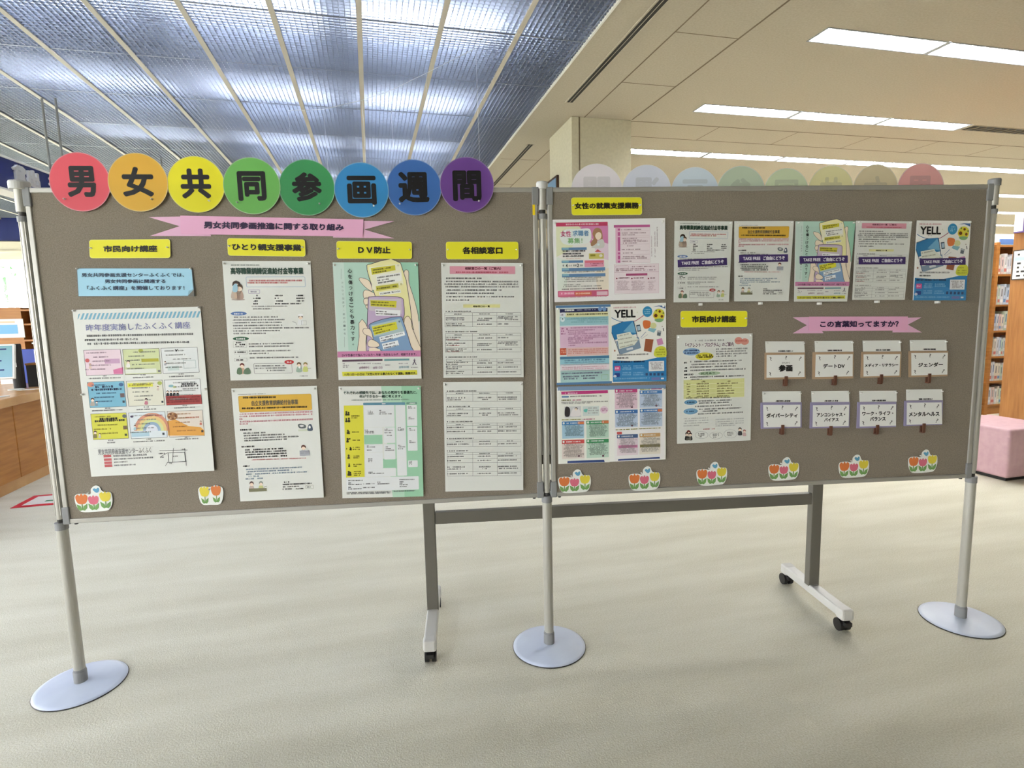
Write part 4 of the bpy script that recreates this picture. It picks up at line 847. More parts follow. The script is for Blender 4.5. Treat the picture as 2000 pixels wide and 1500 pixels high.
    s.part('vertical_slogan'); s.VT('心を傷つけることも暴力です。', 252, 140, 1072, 50, (52, 60, 58), .03, l=10); s.VT('ひとりで悩まず、最初の一歩を', 166, 290, 935, 26, (120, 140, 134), .0, l=10); s.S([(152, 150), (152, 272)], 3, (130, 150, 146), 10); s.S([(192, 950), (194, 1070)], 3, (130, 150, 146), 10)
    s.part('pink_band'); s.P([(112, 1122), (1086, 1108), (1090, 1180), (114, 1192)], (214, 130, 178), 11); s.T('DVや性暴力で悩んでいる方へ 年齢・性別をとわず、相談できます。', 165, 1150, 1040, 1168, (60, 26, 60), .02, l=12.5)
    s.part('contact_strip'); s.P([(168, 1218), (640, 1210), (640, 1232), (168, 1242)], (92, 60, 82), 2); s.P([(660, 1210), (955, 1204), (955, 1226), (660, 1234)], (104, 158, 164), 2)
    s.para([(174, 1264, 205), (174, 1284, 245), (174, 1304, 235), (345, 1262, 500), (522, 1262, 625), (672, 1280, 738), (830, 1262, 940), (975, 1308, 1055)], 13, (120, 110, 124))
    s.T('#8891', 365, 1296, 482, 1326, (150, 118, 140), .02); s.T('#8103', 526, 1296, 640, 1326, (150, 118, 140), .02); s.T('#8008', 832, 1290, 950, 1318, (120, 160, 170), .02)
    s.part('ribbon_emblem', 'small purple awareness ribbon'); s.S([(995, 1280), (1022, 1222), (1016, 1208), (1008, 1222), (1036, 1278)], 9, (80, 60, 92), 3)
    s.part('yellow_strip'); s.P([(165, 1360), (1045, 1338), (1050, 1392), (172, 1412)], (222, 218, 44), 1); s.T('11月12日～25日は「女性に対する暴力をなくす運動」期間です。', 195, 1374, 1038, 1390, (60, 54, 20), .03)
def draw_E(s):
    GN = (150, 208, 170)
    s.part('green_background'); s.P([(620, 88), (1088, 85), (1122, 1380), (760, 1390)], (176, 218, 190), 0); s.P([(860, 86), (1088, 85), (1122, 1380), (900, 1385)], GN, .3); s.R(422, 660, 640, 765, GN, .5); s.R(640, 940, 810, 1050, GN, .5)
    s.part('heading'); s.T('それぞれの相談先では、あなたの気持ちを最優先に、', 178, 148, 1045, 178, (44, 74, 60), .03); s.T('何ができるか一緒に考えます。', 365, 192, 868, 222, (44, 74, 60), .03); s.G(270, 252, 950, 15, (120, 140, 130), y1=244)
    s.part('yellow_panel'); s.P([(182, 316), (412, 312), (430, 1150), (212, 1160)], (222, 216, 40), 1)
    s.part('column_heading'); s.R(410, 282, 905, 306, (96, 150, 176), 1, r=8); s.R(918, 277, 1045, 300, (110, 158, 140), 1, r=8); s.G(630, 294, 682, 16, WT); s.G(950, 289, 1020, 16, WT)
    s.part('white_cell')
    for c in ((412, 312, 782, 564), (790, 310, 928, 1136), (922, 308, 1048, 552), (422, 572, 638, 655), (652, 570, 788, 750), (930, 566, 1052, 842), (432, 770, 640, 858), (655, 768, 792, 944), (432, 866, 648, 1046), (440, 1052, 798, 1142), (940, 958, 1054, 1034), (215, 1160, 1068, 1298)): s.R(*c, (226, 230, 232), 1.5, r=8)
    s.part('small_print')
    for x, y, w in ((465, 378, 40), (465, 392, 62), (465, 412, 70), (600, 372, 40), (600, 392, 76), (600, 412, 150), (430, 602, 36), (430, 618, 115), (430, 634, 110), (662, 590, 36), (662, 606, 100), (662, 632, 90), (690, 664, 60), (818, 572, 36), (818, 590, 75), (818, 604, 80), (822, 780, 36), (822, 798, 84), (822, 820, 60), (455, 785, 36), (455, 800, 95), (455, 836, 60), (668, 798, 36), (668, 818, 80), (668, 838, 112), (472, 938, 56), (472, 954, 56), (472, 970, 50), (476, 1096, 56), (476, 1110, 190), (940, 328, 40), (940, 344, 90), (942, 452, 40), (942, 470, 76), (950, 585, 36), (950, 602, 70), (955, 728, 38), (955, 746, 72), (950, 970, 36), (950, 986, 40), (950, 1004, 36), (238, 1194, 172), (238, 1222, 40), (238, 1240, 160), (415, 1232, 140), (238, 1272, 40), (238, 1292, 160), (415, 1276, 135), (578, 1212, 40), (578, 1232, 150), (836, 1182, 185), (840, 1208, 44), (840, 1225, 40), (840, 1242, 100), (840, 1264, 90), (220, 1336, 520), (220, 1350, 520), (770, 1318, 250)): s.G(x, y, x+w, 13, (100, 102, 106), wt=.26)
    s.part('small_print')
    for x, y, w in ((272, 436, 120), (272, 458, 80), (280, 624, 105), (288, 720, 85), (290, 804, 92), (290, 828, 80), (300, 906, 72), (296, 926, 66), (296, 1004, 96), (300, 1024, 45), (300, 1088, 90), (302, 1110, 85), (304, 1130, 76)): s.G(x, y, x+w, 15, (120, 116, 20), wt=.3)
    s.part('silhouette_picture')
    for x, y, h in ((214, 430, 50), (240, 430, 42), (214, 508, 46), (244, 508, 52), (232, 646, 48), (246, 648, 34), (228, 745, 50), (262, 836, 36), (270, 838, 30), (218, 828, 18), (242, 938, 50), (248, 1032, 40), (244, 1136, 56), (262, 1136, 46)): person(s, x, y, h, (56, 54, 24), (50, 48, 22), (64, 62, 28))
    s.S([(232, 710), (262, 702)], 14, (56, 54, 24), 3)
def rows(s, x0, x1, c1, c2, ys, col=(110, 112, 116)):
    for y in ys: s.S([(x0, y), (x1, y-1.0*(x1-x0)/200)], 1.3, col, 1)
    for x in (x0, c1, c2, x1): s.S([(x, ys[0]-1.0*(x-x0)/200), (x+1, ys[-1]-1.0*(x-x0)/200)], 1.3, col, 1)
def draw_F(s):
    s.part('pink_heading'); s.R(87, 60, 490, 110, (230, 152, 172), 1, r=4); s.O(87, 60, 490, 110, (214, 176, 188), 1.5, 1.5, r=4); s.T('相談窓口の一覧（ご案内）', 180, 66, 402, 84, (110, 40, 60), .03); s.G(125, 98, 452, 10, (206, 70, 96))
    s.part('text_block'); s.para([(65, 135, 280), (65, 155, 512), (56, 171, 514), (62, 187, 514), (66, 208, 412), (66, 227, 362), (68, 248, 484), (66, 269, 212)], 10, (98, 98, 102), gap=.03)
    s.part('yellow_heading'); s.R(170, 295, 396, 315, (232, 228, 150), 1); s.T('相談窓口の一覧', 230, 301, 334, 313, (60, 60, 40), .03)
    s.part('table')
    for hy, ys in ((338, (347, 363, 404, 434)), (463, (474, 489, 517, 560, 588)), (618, (630, 644, 668, 697, 727))):
        rows(s, 58+(hy-338)*.03, 524, 226, 376, ys); s.E(66, hy, 3, 3, BK); s.G(76, hy, 76+random.randint(130, 210), 8, (90, 90, 92)); s.para([(115, ys[0]+8, 160), (268, ys[0]+7, 336), (430, ys[0]+6, 475)], 7, (110, 110, 112))
        for a, b_ in zip(ys[1:], ys[2:]):
            m_ = (a+b_)/2; s.para([(64, m_-5, 150+random.randint(0, 50)), (64, m_+6, 130+random.randint(0, 60))], 8, (96, 96, 100)); s.G(255, m_-2, 345, 9, (110, 110, 112)); s.G(380, m_-4, 400+random.randint(40, 110), 9, (110, 110, 112))
            if b_-a > 32: s.para([(385, m_-13, 505), (425, m_+5, 505), (255, m_+9, 330)], 8, (110, 110, 114))
            if hy == 463: s.G(75, m_+9, 150, 7, (220, 130, 130))
def draw_G(s):
    s.part('table')
    for hy, ys in ((827, (833, 848, 890)), (922, (929, 944, 986)), (1015, (1024, 1038, 1062, 1088)), (1118, (1127, 1139, 1166)), (1193, (1202, 1215, 1240, 1265, 1318, 1346))):
        rows(s, 65+(hy-827)*.02, 524, 228, 378, ys); s.E(74, hy, 3, 3, BK); s.G(84, hy, 84+random.randint(80, 200), 8, (90, 90, 92)); s.para([(125, ys[0]+8, 170), (268, ys[0]+7, 336), (430, ys[0]+5, 475)], 7, (110, 110, 112))
        for a, b_ in zip(ys[1:], ys[2:]):
            m_ = (a+b_)/2; s.G(72, m_, 150+random.randint(0, 60), 9, (90, 90, 94)); s.G(258, m_-2, 346, 9, (110, 110, 112)); s.G(382, m_-4, 500, 9, (110, 110, 112))
            if b_-a > 40: s.para([(74, m_+12, 160), (388, m_+8, 505), (285, m_+9, 325)], 8, (96, 96, 100))
def draw_H(s):
    s.part('flyer_background'); s.P([(108, 408), (775, 405), (780, 1352), (130, 1352)], (234, 232, 226), 0); s.P([(400, 460), (775, 455), (775, 760), (560, 700)], (222, 130, 186), .3); s.P([(108, 470), (440, 470), (300, 760), (112, 860)], (226, 230, 190), .3); s.P([(560, 620), (775, 690), (778, 900), (640, 860)], (228, 204, 222), .4); s.P([(112, 860), (260, 900), (240, 1280), (124, 1280)], (222, 232, 220), .3); s.P([(600, 1050), (778, 1000), (780, 1280), (640, 1290)], (236, 224, 204), .3)
    s.part('pink_heading'); s.R(106, 418, 770, 458, (216, 62, 104), 1, r=6); s.G(212, 443, 656, 22, (244, 220, 226), gap=.03)
    s.part('cloud_panel'); s.P([(165, 560), (240, 505), (400, 500), (530, 495), (560, 570), (540, 660), (420, 700), (230, 700), (165, 640)], (232, 240, 236), 1, True)
    s.part('headline'); s.T('女性', 165, 525, 300, 600, (214, 74, 130), .02); s.T('求職者', 318, 520, 528, 590, (88, 150, 200), .02); s.T('募集！', 255, 618, 445, 685, (120, 184, 110), .02)
    s.part('woman_picture'); s.P([(575, 560), (600, 500), (650, 485), (695, 530), (700, 640), (640, 640), (630, 720), (560, 720), (555, 670), (590, 620)], (176, 130, 90), 2, True); s.P([(620, 560), (660, 540), (688, 570), (680, 620), (640, 640), (610, 600)], SK, 3, True); s.P([(560, 740), (620, 690), (660, 640), (715, 640), (715, 740)], (206, 206, 200), 3, True); s.E(650, 700, 16, 14, (206, 226, 230), 4)
    s.part('blue_bar')
    for x0, y0, x1, y1 in ((178, 740, 500, 768), (178, 906, 455, 932), (180, 1002, 735, 1032), (182, 1078, 738, 1106)): s.R(x0, y0, x1, y1, (92, 136, 184), 1); s.R(x0+6, y0+3, x0+90, y1-3, (130, 186, 206), 2)
    s.part('text_block'); s.para([(192, 785, 490), (192, 818, 435), (192, 850, 492)], 19, (60, 60, 66), wt=.3); s.G(235, 880, 430, 8, (220, 140, 120)); s.T('4', 230, 948, 254, 992, BK, .04); s.T('2', 372, 944, 400, 988, BK, .04); s.para([(190, 970, 226), (264, 970, 305), (325, 968, 362), (405, 968, 445)], 24, (110, 112, 106))
    s.para([(495, 1045, 720), (195, 1055, 520), (208, 1128, 680), (212, 1150, 640), (212, 1176, 715), (205, 1216, 420), (196, 1238, 690)], 14, (104, 104, 100)); s.G(165, 1272, 700, 14, (90, 60, 66), wt=.28)
    s.part('pink_box'); s.R(470, 900, 722, 985, (232, 150, 180), 1, r=10); s.R(480, 912, 712, 930, (236, 110, 130), 2); s.G(545, 945, 710, 14, (170, 60, 90)); s.G(560, 968, 640, 13, (170, 60, 90)); s.P([(600, 795), (640, 760), (690, 795)], (222, 90, 90), 2); s.R(528, 815, 718, 880, (206, 196, 90), 2); s.R(545, 826, 610, 850, (150, 140, 40), 3); s.E(680, 842, 22, 18, (226, 224, 206), 3)
    s.part('bottom_box'); s.R(128, 1295, 775, 1355, (216, 92, 132), 1, r=8); s.R(140, 1304, 340, 1348, (236, 120, 160), 2); s.R(345, 1304, 560, 1348, (228, 110, 84), 2); s.R(625, 1300, 765, 1345, (230, 190, 206), 2); s.G(170, 1326, 330, 22, (250, 210, 226)); s.G(355, 1326, 545, 20, (250, 220, 200)); s.G(150, 1378, 755, 10, (190, 100, 120))
    s.part('right_page'); s.P([(850, 480), (868, 480), (872, 935), (1305, 928), (1305, 470), (850, 475)], (238, 224, 230), .4); s.P([(850, 960), (1418, 945), (1418, 1320), (855, 1325)], (236, 220, 228), .4); s.R(848, 450, 1308, 476, (206, 92, 158), 1); s.P([(868, 480), (930, 478), (930, 932), (872, 935)], (236, 180, 212), 1)
    for y0, y1 in ((495, 520), (540, 588), (606, 780), (800, 826), (842, 890), (905, 932)): s.R(898, y0, 928, y1, (206, 92, 158), 2)
    for y in (530, 592, 612, 700, 782, 830, 895): s.S([(930, y), (1300, y-8)], 2, (206, 170, 186), 1.5)
    s.part('text_block'); s.para([(942, 510, 1198), (946, 553, 1255), (946, 576, 1110), (946, 624, 1138), (962, 645, 1200), (962, 660, 1280), (962, 682, 1150), (1015, 718, 1100), (946, 764, 1190), (946, 810, 1085), (946, 856, 1240), (946, 878, 1262), (946, 916, 1075)], 15, (150, 110, 128))
    s.para([(870, 1015, 1230), (870, 1035, 1395), (1075, 984, 1370)], 15, (160, 110, 132)); s.O(870, 972, 1032, 1000, (190, 130, 158), 2, 2, r=10); s.R(1000, 1072, 1272, 1094, (190, 80, 130), 2)
    for x, w in ((872, 180), (1065, 175), (1275, 120)):
        s.E(x+10, 1134, 9, 9, (160, 60, 90)); s.G(x+30, 1128, x+w-10, 14, (120, 60, 80), wt=.28)
        for j in range(9): s.G(x+random.randint(0, 20), 1168+j*14, x+w-random.randint(0, 60), 10, (190, 160, 172))
    s.O(850, 955, 1418, 1045, (206, 160, 180), 2, 1); s.O(852, 1058, 1418, 1318, (206, 160, 180), 2, 1); s.O(868, 478, 1308, 932, (206, 150, 180), 2, 1)
    for x, y0, y1, c in ((1400, 480, 730, (96, 60, 76)), (1372, 540, 860, (150, 110, 128)), (1330, 590, 860, (180, 150, 164))):
        y = y0
        while y < y1: s.G(x-7, y, x+8, 12, c); y += 15
def draw_yell(s):
    B = (34, 128, 196)
    s.part('blue_wave'); s.P([(975, 1032), (1250, 1045), (1450, 1040), (1600, 1010), (1700, 985), (1848, 980), (1850, 1372), (975, 1386)], B, 1); s.P([(975, 1150), (1500, 1160), (1850, 1300), (1850, 1372), (975, 1386)], (52, 140, 206), 1.2)
    s.S([(960, 335), (1010, 365), (1110, 400), (1220, 408), (1330, 395), (1410, 350), (1480, 300)], 10, (66, 130, 190), 2, True); s.S([(1300, 398), (1350, 388), (1420, 345), (1490, 295)], 10, (196, 84, 110), 2.5, True); s.P([(1640, 160), (1730, 138), (1838, 140), (1838, 190), (1740, 152)], (66, 110, 176), 2)
    s.part('headline'); s.T('YELL', 1005, 212, 1352, 332, (24, 24, 26), .045); s.T('エール', 1140, 346, 1212, 362, (90, 90, 94), .01); s.G(990, 175, 1350, 26, (214, 150, 160), gap=.03)
    s.part('blue_badge'); s.E(1546, 238, 80, 86, (40, 146, 204), 3); s.para([(1500, 205, 1600), (1495, 240, 1598), (1500, 268, 1590)], 20, (150, 214, 236), l=6)
    s.part('sunflower_picture'); s.P([(1640, 300), (1670, 215), (1740, 190), (1815, 230), (1822, 320), (1780, 390), (1700, 395)], (214, 214, 60), 3, True); s.P([(1660, 370), (1740, 350), (1810, 365), (1770, 405), (1700, 405)], (126, 182, 120), 4, True)
    for x, y, r_ in ((1745, 235, 20), (1682, 302, 28), (1780, 315, 22)): s.E(x, y, r_*1.7, r_*1.7, (232, 206, 30), 4.2); s.E(x, y, r_, r_, (116, 60, 24), 5)
    s.E(1690, 222, 12, 14, (120, 130, 50), 5); s.E(1806, 262, 14, 14, (120, 130, 50), 5)
    s.part('laptop_picture'); s.P([(962, 480), (1150, 402), (1315, 385), (1375, 600), (1130, 660), (1010, 700), (958, 580)], (38, 128, 192), 3); s.P([(1150, 560), (1300, 400), (1340, 480), (1370, 590)], (104, 174, 216), 3.4); s.S([(960, 475), (1150, 400)], 6, BK, 4); s.S([(1318, 388), (1380, 662)], 10, (40, 60, 90), 4); s.S([(958, 580), (1020, 730), (1090, 930)], 8, (40, 60, 90), 4)
    s.P([(1030, 720), (1400, 650), (1435, 830), (1110, 935), (1085, 915)], (126, 152, 178), 3.6); s.P([(1040, 612), (1262, 565), (1280, 600), (1400, 690), (1330, 780), (1110, 840), (1080, 845)], (226, 230, 214), 4.4); s.P([(1195, 840), (1300, 815), (1310, 850), (1205, 870)], (216, 222, 226), 5)
    for a in ((1055, 640, 1250, 595), (1065, 695, 1290, 655), (1080, 760, 1385, 700), (1092, 820, 1310, 770)): s.G(a[0], a[1], a[2], 22, (150, 150, 132), y1=a[3], l=6)
    s.part('stationery_picture'); s.P([(1360, 460), (1422, 448), (1440, 555), (1382, 565)], (50, 70, 90), 4); s.P([(1372, 475), (1420, 466), (1430, 540), (1386, 548)], (166, 196, 216), 5); s.P([(1490, 380), (1590, 398), (1585, 490), (1500, 515), (1468, 440)], (226, 112, 50), 4, True); s.E(1640, 465, 52, 48, (214, 216, 150), 4.4); s.P([(1570, 500), (1690, 520), (1650, 582), (1550, 545)], (128, 186, 204), 4.2); s.S([(1435, 660), (1520, 565)], 8, (110, 140, 180), 4); s.S([(1445, 680), (1550, 610)], 5, (170, 176, 180), 4)
    s.P([(1510, 680), (1642, 690), (1605, 900), (1482, 880)], (166, 88, 54), 4); s.P([(1690, 690), (1778, 668), (1805, 765), (1712, 788)], (216, 140, 190), 4); s.P([(1708, 545), (1770, 555), (1755, 635), (1698, 625)], (100, 110, 122), 4); s.P([(1715, 552), (1762, 560), (1758, 580), (1710, 572)], (190, 200, 206), 5); s.S([(1800, 505), (1810, 555)], 12, (50, 54, 60), 4); s.E(1785, 478, 8, 8, (150, 120, 110), 4); s.P([(1375, 250), (1385, 235), (1380, 262)], (170, 190, 60), 4); s.E(1008, 875, 14, 16, (176, 120, 90), 4)
    s.part('yellow_badge'); s.P([(1650, 900), (1680, 830), (1760, 800), (1840, 830), (1842, 968), (1700, 978), (1650, 950)], (212, 216, 50), 4, True); s.para([(1685, 855, 1815), (1672, 900, 1830), (1670, 940, 1820)], 24, (150, 156, 30), l=6)
    s.part('text_block'); s.G(1045, 945, 1550, 26, (110, 110, 112), gap=.02); s.G(1045, 995, 1245, 26, (70, 70, 72), wt=.28); s.G(1000, 1062, 1490, 28, (30, 50, 90), wt=.28, gap=.03)
    s.para([(1130, 1125, 1270), (1310, 1125, 1480), (1130, 1155, 1270), (1310, 1155, 1500), (1130, 1180, 1270), (1130, 1235, 1270), (1310, 1235, 1470), (1130, 1268, 1280), (1310, 1268, 1480), (1000, 1335, 1580)], 22, (130, 190, 230), gap=.02)
    s.part('pink_icon'); s.R(1003, 1125, 1098, 1200, (222, 80, 150), 3, r=12); s.G(1012, 1162, 1090, 34, (250, 210, 230)); s.part('navy_icon'); s.R(1005, 1240, 1092, 1300, (40, 70, 150), 3, r=12); s.E(1010, 1290, 26, 22, (200, 210, 226), 4)
    s.part('white_panel'); s.R(1562, 1048, 1812, 1202, (232, 234, 236), 3); s.para([(1580, 1075, 1790), (1600, 1100, 1770), (1600, 1125, 1780), (1605, 1150, 1770), (1600, 1172, 1780)], 22, (160, 150, 150)); 
    for i in range(5): s.R(1508+i*64, 1238, 1546+i*64, 1280, (50, 74, 120), 3)
    s.R(1605, 1310, 1740, 1350, (110, 120, 190), 3); s.R(1760, 1315, 1806, 1340, (220, 224, 236), 3)
def draw_I(s):
    s.part('left_page'); s.P([(60, 150), (945, 125), (968, 1388), (75, 1405)], (214, 232, 234), 0); s.P([(60, 150), (110, 149), (120, 1402), (72, 1405)], (232, 236, 220), .3); s.P([(905, 150), (945, 130), (968, 1388), (925, 1388)], (234, 236, 222), .3); s.R(50, 142, 945, 158, (80, 130, 180), .6)
    s.part('navy_heading'); s.R(115, 198, 893, 238, (42, 46, 92), 1); s.G(195, 216, 370, 28, WT, wt=.28); s.G(392, 212, 705, 20, (170, 176, 206)); s.E(772, 196, 34, 34, (112, 156, 214), 2); s.E(842, 196, 34, 34, (112, 156, 214), 2); s.R(115, 252, 205, 308, (226, 228, 238), 1); s.G(122, 292, 200, 26, (90, 90, 110)); s.R(210, 252, 905, 312, (228, 226, 170), 1); s.G(232, 286, 893, 24, (90, 90, 40), y1=270, wt=.28, gap=.02)
    s.part('teal_box'); s.R(112, 330, 908, 448, (152, 204, 214), 1); s.E(160, 368, 36, 36, (214, 232, 236), 2); s.E(160, 356, 12, 14, (100, 140, 150), 3); s.para([(225, 360, 780), (300, 350, 900), (400, 378, 890), (560, 408, 880), (300, 410, 520)], 20, (116, 176, 186), gap=.02)
    s.part('pink_box'); s.R(115, 482, 908, 808, (226, 186, 214), 1); s.para([(290, 505, 890), (230, 545, 690), (245, 575, 520), (245, 605, 895), (345, 635, 880), (245, 665, 895), (245, 690, 650), (250, 720, 600), (250, 752, 895), (255, 790, 380)], 24, (190, 132, 172), gap=.02); s.para([(140, 515, 180), (135, 555, 190), (130, 600, 195), (220, 520, 245)], 26, (180, 100, 150), wt=.28)
    s.part('orange_box'); s.R(225, 830, 910, 945, (232, 190, 184), 1); s.R(115, 835, 222, 945, (222, 86, 56), 1.5); s.para([(135, 870, 210), (130, 905, 210)], 30, (240, 170, 140)); s.para([(250, 860, 900), (250, 890, 900), (250, 920, 890)], 20, (226, 130, 120))
    s.part('blue_box'); s.R(115, 975, 918, 1092, (146, 206, 222), 1); s.R(115, 975, 918, 992, (70, 130, 170), 1.5); s.para([(190, 1035, 440), (450, 1025, 640), (650, 1020, 850)], 24, (80, 120, 156), wt=.26); s.G(190, 1070, 850, 20, (110, 150, 180)); s.R(125, 1100, 918, 1192, (232, 222, 230), 1); s.R(465, 1105, 475, 1185, (214, 180, 200), 2); s.para([(150, 1150, 460), (480, 1138, 870), (150, 1178, 450), (480, 1168, 870)], 20, (216, 160, 180)); s.R(125, 1200, 925, 1372, (166, 206, 204), 1)
    s.para([(140, 1250, 800), (160, 1300, 430), (460, 1285, 740), (180, 1335, 400), (490, 1325, 700)], 26, (110, 110, 140), wt=.24); s.O(790, 1265, 900, 1340, (150, 190, 130), 5, 2)
    s.R(60, 1400, 960, 1408, (80, 130, 180), .6)
    draw_yell(s)
def draw_J(s):
    s.part('page_background'); s.P([(75, 125), (700, 105), (700, 1020), (85, 1035)], (232, 234, 224), 0); s.P([(760, 100), (1370, 88), (1365, 975), (760, 1010)], (234, 232, 232), 0); s.R(60, 98, 1385, 122, (120, 150, 190), .2)
    s.part('pink_heading'); s.P([(105, 160), (682, 140), (684, 178), (107, 196)], (206, 56, 130), 1); s.G(150, 180, 330, 18, (246, 200, 226)); s.R(110, 212, 200, 232, (110, 150, 200), 1, r=8); s.G(215, 218, 610, 18, (120, 116, 120)); s.G(105, 264, 232, 14, (120, 120, 40), wt=.35); s.G(246, 262, 350, 14, (190, 70, 120), wt=.3); s.para([(105, 290, 680), (110, 305, 470)], 15, (140, 140, 140))
    s.part('photo_picture'); s.R(145, 342, 352, 470, (206, 208, 210), 1); s.P([(155, 355), (190, 345), (215, 380), (205, 458), (150, 455)], (50, 46, 50), 2, True); s.P([(225, 460), (235, 400), (265, 360), (330, 380), (345, 450)], (232, 226, 226), 2, True); s.E(290, 368, 18, 18, (70, 60, 60), 3); s.E(288, 375, 13, 15, SK, 4)
    s.part('green_panel'); s.R(372, 340, 575, 452, (206, 220, 216), 1); s.P([(385, 380), (430, 370), (420, 410), (390, 405)], (100, 196, 186), 2, True); s.para([(440, 360, 560), (440, 390, 565), (440, 420, 560)], 15, (150, 150, 152)); s.E(635, 382, 50, 46, (232, 206, 222), 1); s.para([(595, 372, 675), (595, 392, 670)], 17, (196, 110, 160))
    cells = [((112, 525, 388, 725), (162, 204, 226), (66, 136, 200)), ((415, 515, 690, 722), (180, 216, 196), (76, 160, 110)), ((110, 752, 390, 970), (228, 214, 206), (214, 76, 72)), ((415, 742, 690, 958), (190, 222, 202), (62, 154, 96)), ((768, 130, 1042, 365), (232, 200, 216), (206, 66, 130)), ((1070, 145, 1340, 350), (190, 208, 232), (70, 130, 200)), ((770, 385, 1045, 588), (186, 206, 232), (60, 116, 190)), ((1070, 370, 1340, 580), (186, 204, 226), (70, 130, 200)), ((790, 685, 1045, 930), (230, 214, 222), (70, 100, 150)), ((1065, 670, 1315, 915), (228, 220, 206), (206, 160, 100))]
    for (x0, y0, x1, y1), c, h in cells:
        s.part('course_box'); s.R(x0, y0, x1, y1, c, 1); s.R(x0, y0, x1, y0+36, h, 2, r=5); s.E(x0+22, y0+20, 12, 14, (226, 232, 226), 3); s.G(x0+55, y0+20, x1-50, 17, (226, 234, 236))
        y = y0+52
        while y < y1-14: s.G(x0+random.randint(15, 55), y, x1-random.randint(4, 60), 13, tuple(int(v*.62) for v in c), gap=.03); y += 15
    s.part('orange_tag')
    for a in ((308, 525, 388, 555), (605, 513, 690, 545), (1285, 370, 1340, 402)): s.R(*a, (222, 120, 70), 3, r=6)
    s.R(790, 650, 852, 680, (214, 80, 76), 3, r=8); s.R(808, 815, 1040, 840, (216, 120, 170), 3); s.R(1070, 805, 1312, 830, (130, 120, 70), 3)
    for a in ((322, 945), (620, 942), (975, 348), (1270, 330), (975, 572)): s.E(a[0], a[1], 14, 12, (120, 70, 90), 4)
    s.part('rule_line'); s.G(775, 624, 1320, 10, (150, 150, 60), y1=600, wt=.5); s.G(110, 503, 360, 11, (150, 150, 60), wt=.4); s.G(370, 496, 515, 12, (190, 70, 120), wt=.4); s.G(1072, 130, 1190, 10, (150, 150, 60), wt=.5); s.G(1200, 126, 1335, 10, (190, 70, 120), wt=.5)
    s.part('navy_strip'); s.P([(180, 1005), (630, 988), (636, 1005), (640, 1018), (178, 1032)], (52, 76, 140), 1); s.P([(805, 982), (1305, 955), (1310, 975), (802, 1002)], (52, 76, 140), 1)
def draw_P(s):
    s.part('pink_emblem'); s.E(720, 352, 42, 38, (230, 150, 134), 1); s.E(785, 362, 44, 34, (230, 150, 134), 1.2); s.G(690, 355, 815, 18, (214, 100, 90))
    s.part('heading'); s.G(262, 352, 565, 18, (150, 150, 152)); s.T('「ペアレント・プログラム」のご案内', 160, 378, 666, 412, (104, 52, 92), .015)
    s.part('oval_label'); s.E(226, 470, 92, 38, (144, 186, 226), 1); s.E(362, 518, 96, 40, (230, 218, 50), 1.3); s.para([(150, 458, 300), (150, 484, 300)], 18, (60, 90, 140), wt=.28); s.para([(290, 508, 440), (285, 526, 450)], 18, (120, 110, 20), wt=.28); s.E(412, 697, 118, 22, (178, 206, 170), 1); s.T('託児あり', 326, 688, 470, 706, (60, 90, 60), .01); s.E(215, 1000, 70, 27, (106, 164, 206), 1); s.E(213, 1095, 76, 32, (116, 172, 214), 1); s.G(175, 1002, 255, 17, (40, 80, 120)); s.G(165, 1097, 262, 17, (40, 80, 120))
    s.part('text_block'); s.para([(484, 442, 808), (484, 467, 806), (484, 493, 808), (484, 518, 700), (224, 605, 710), (215, 762, 340)], 16, (120, 120, 122)); s.para([(146, 584, 180), (146, 640, 182), (146, 673, 182), (146, 711, 252), (146, 741, 182)], 17, BK, wt=.28); s.para([(208, 575, 780), (208, 633, 690), (208, 667, 790), (208, 738, 780)], 16, (84, 84, 86), gap=.06)
    s.part('yellow_table'); s.R(140, 768, 775, 945, (232, 230, 180), 1)
    for i in range(4): s.R(140, 770+i*49, 775, 792+i*49, (220, 222, 146), 1.5)
    for i in range(7): y = 782+i*26; s.para([(330 if i == 0 else 172, y+4, 375 if i == 0 else 216), (276, y, 405) if i else (330, y, 370), (490, y-3, 560+random.randint(60, 170)) if i else (595, y-2, 640)], 14, (130, 116, 70))
    s.part('text_block'); s.G(150, 957, 636, 14, GR, y1=946); s.para([(296, 988, 650), (300, 1010, 622), (260, 1044, 646), (302, 1074, 740), (340, 1094, 490), (290, 1122, 755)], 15, (104, 104, 106)); s.para([(140, 1172, 400), (138, 1196, 410), (140, 1220, 400), (135, 1246, 300), (472, 1180, 770), (472, 1204, 770), (472, 1226, 765), (472, 1246, 680)], 12, (180, 182, 184)); s.G(345, 1280, 470, 12, (206, 90, 100))
    for x, y, w, h in ((326, 1340, 68, 38), (478, 1345, 68, 36), (628, 1328, 68, 44)): s.S([(x+w*math.cos(a*PI/10), y+h*math.sin(a*PI/10)) for a in range(20)], 2, (150, 150, 152), 2, False, True); s.para([(x-35, y-14, x+30), (x-35, y+2, x+32), (x-30, y+18, x+20)], 12, GR)
    s.part('picture'); person(s, 172, 1392, 80, (44, 42, 46), (30, 28, 30)); person(s, 208, 1392, 76, (50, 48, 50), (44, 30, 30)); person(s, 190, 1390, 98, (206, 200, 180), (120, 40, 40)); s.part('picture'); person(s, 728, 1340, 78, (60, 60, 66), (50, 40, 40)); person(s, 774, 1350, 66, (206, 170, 170), (150, 70, 66))

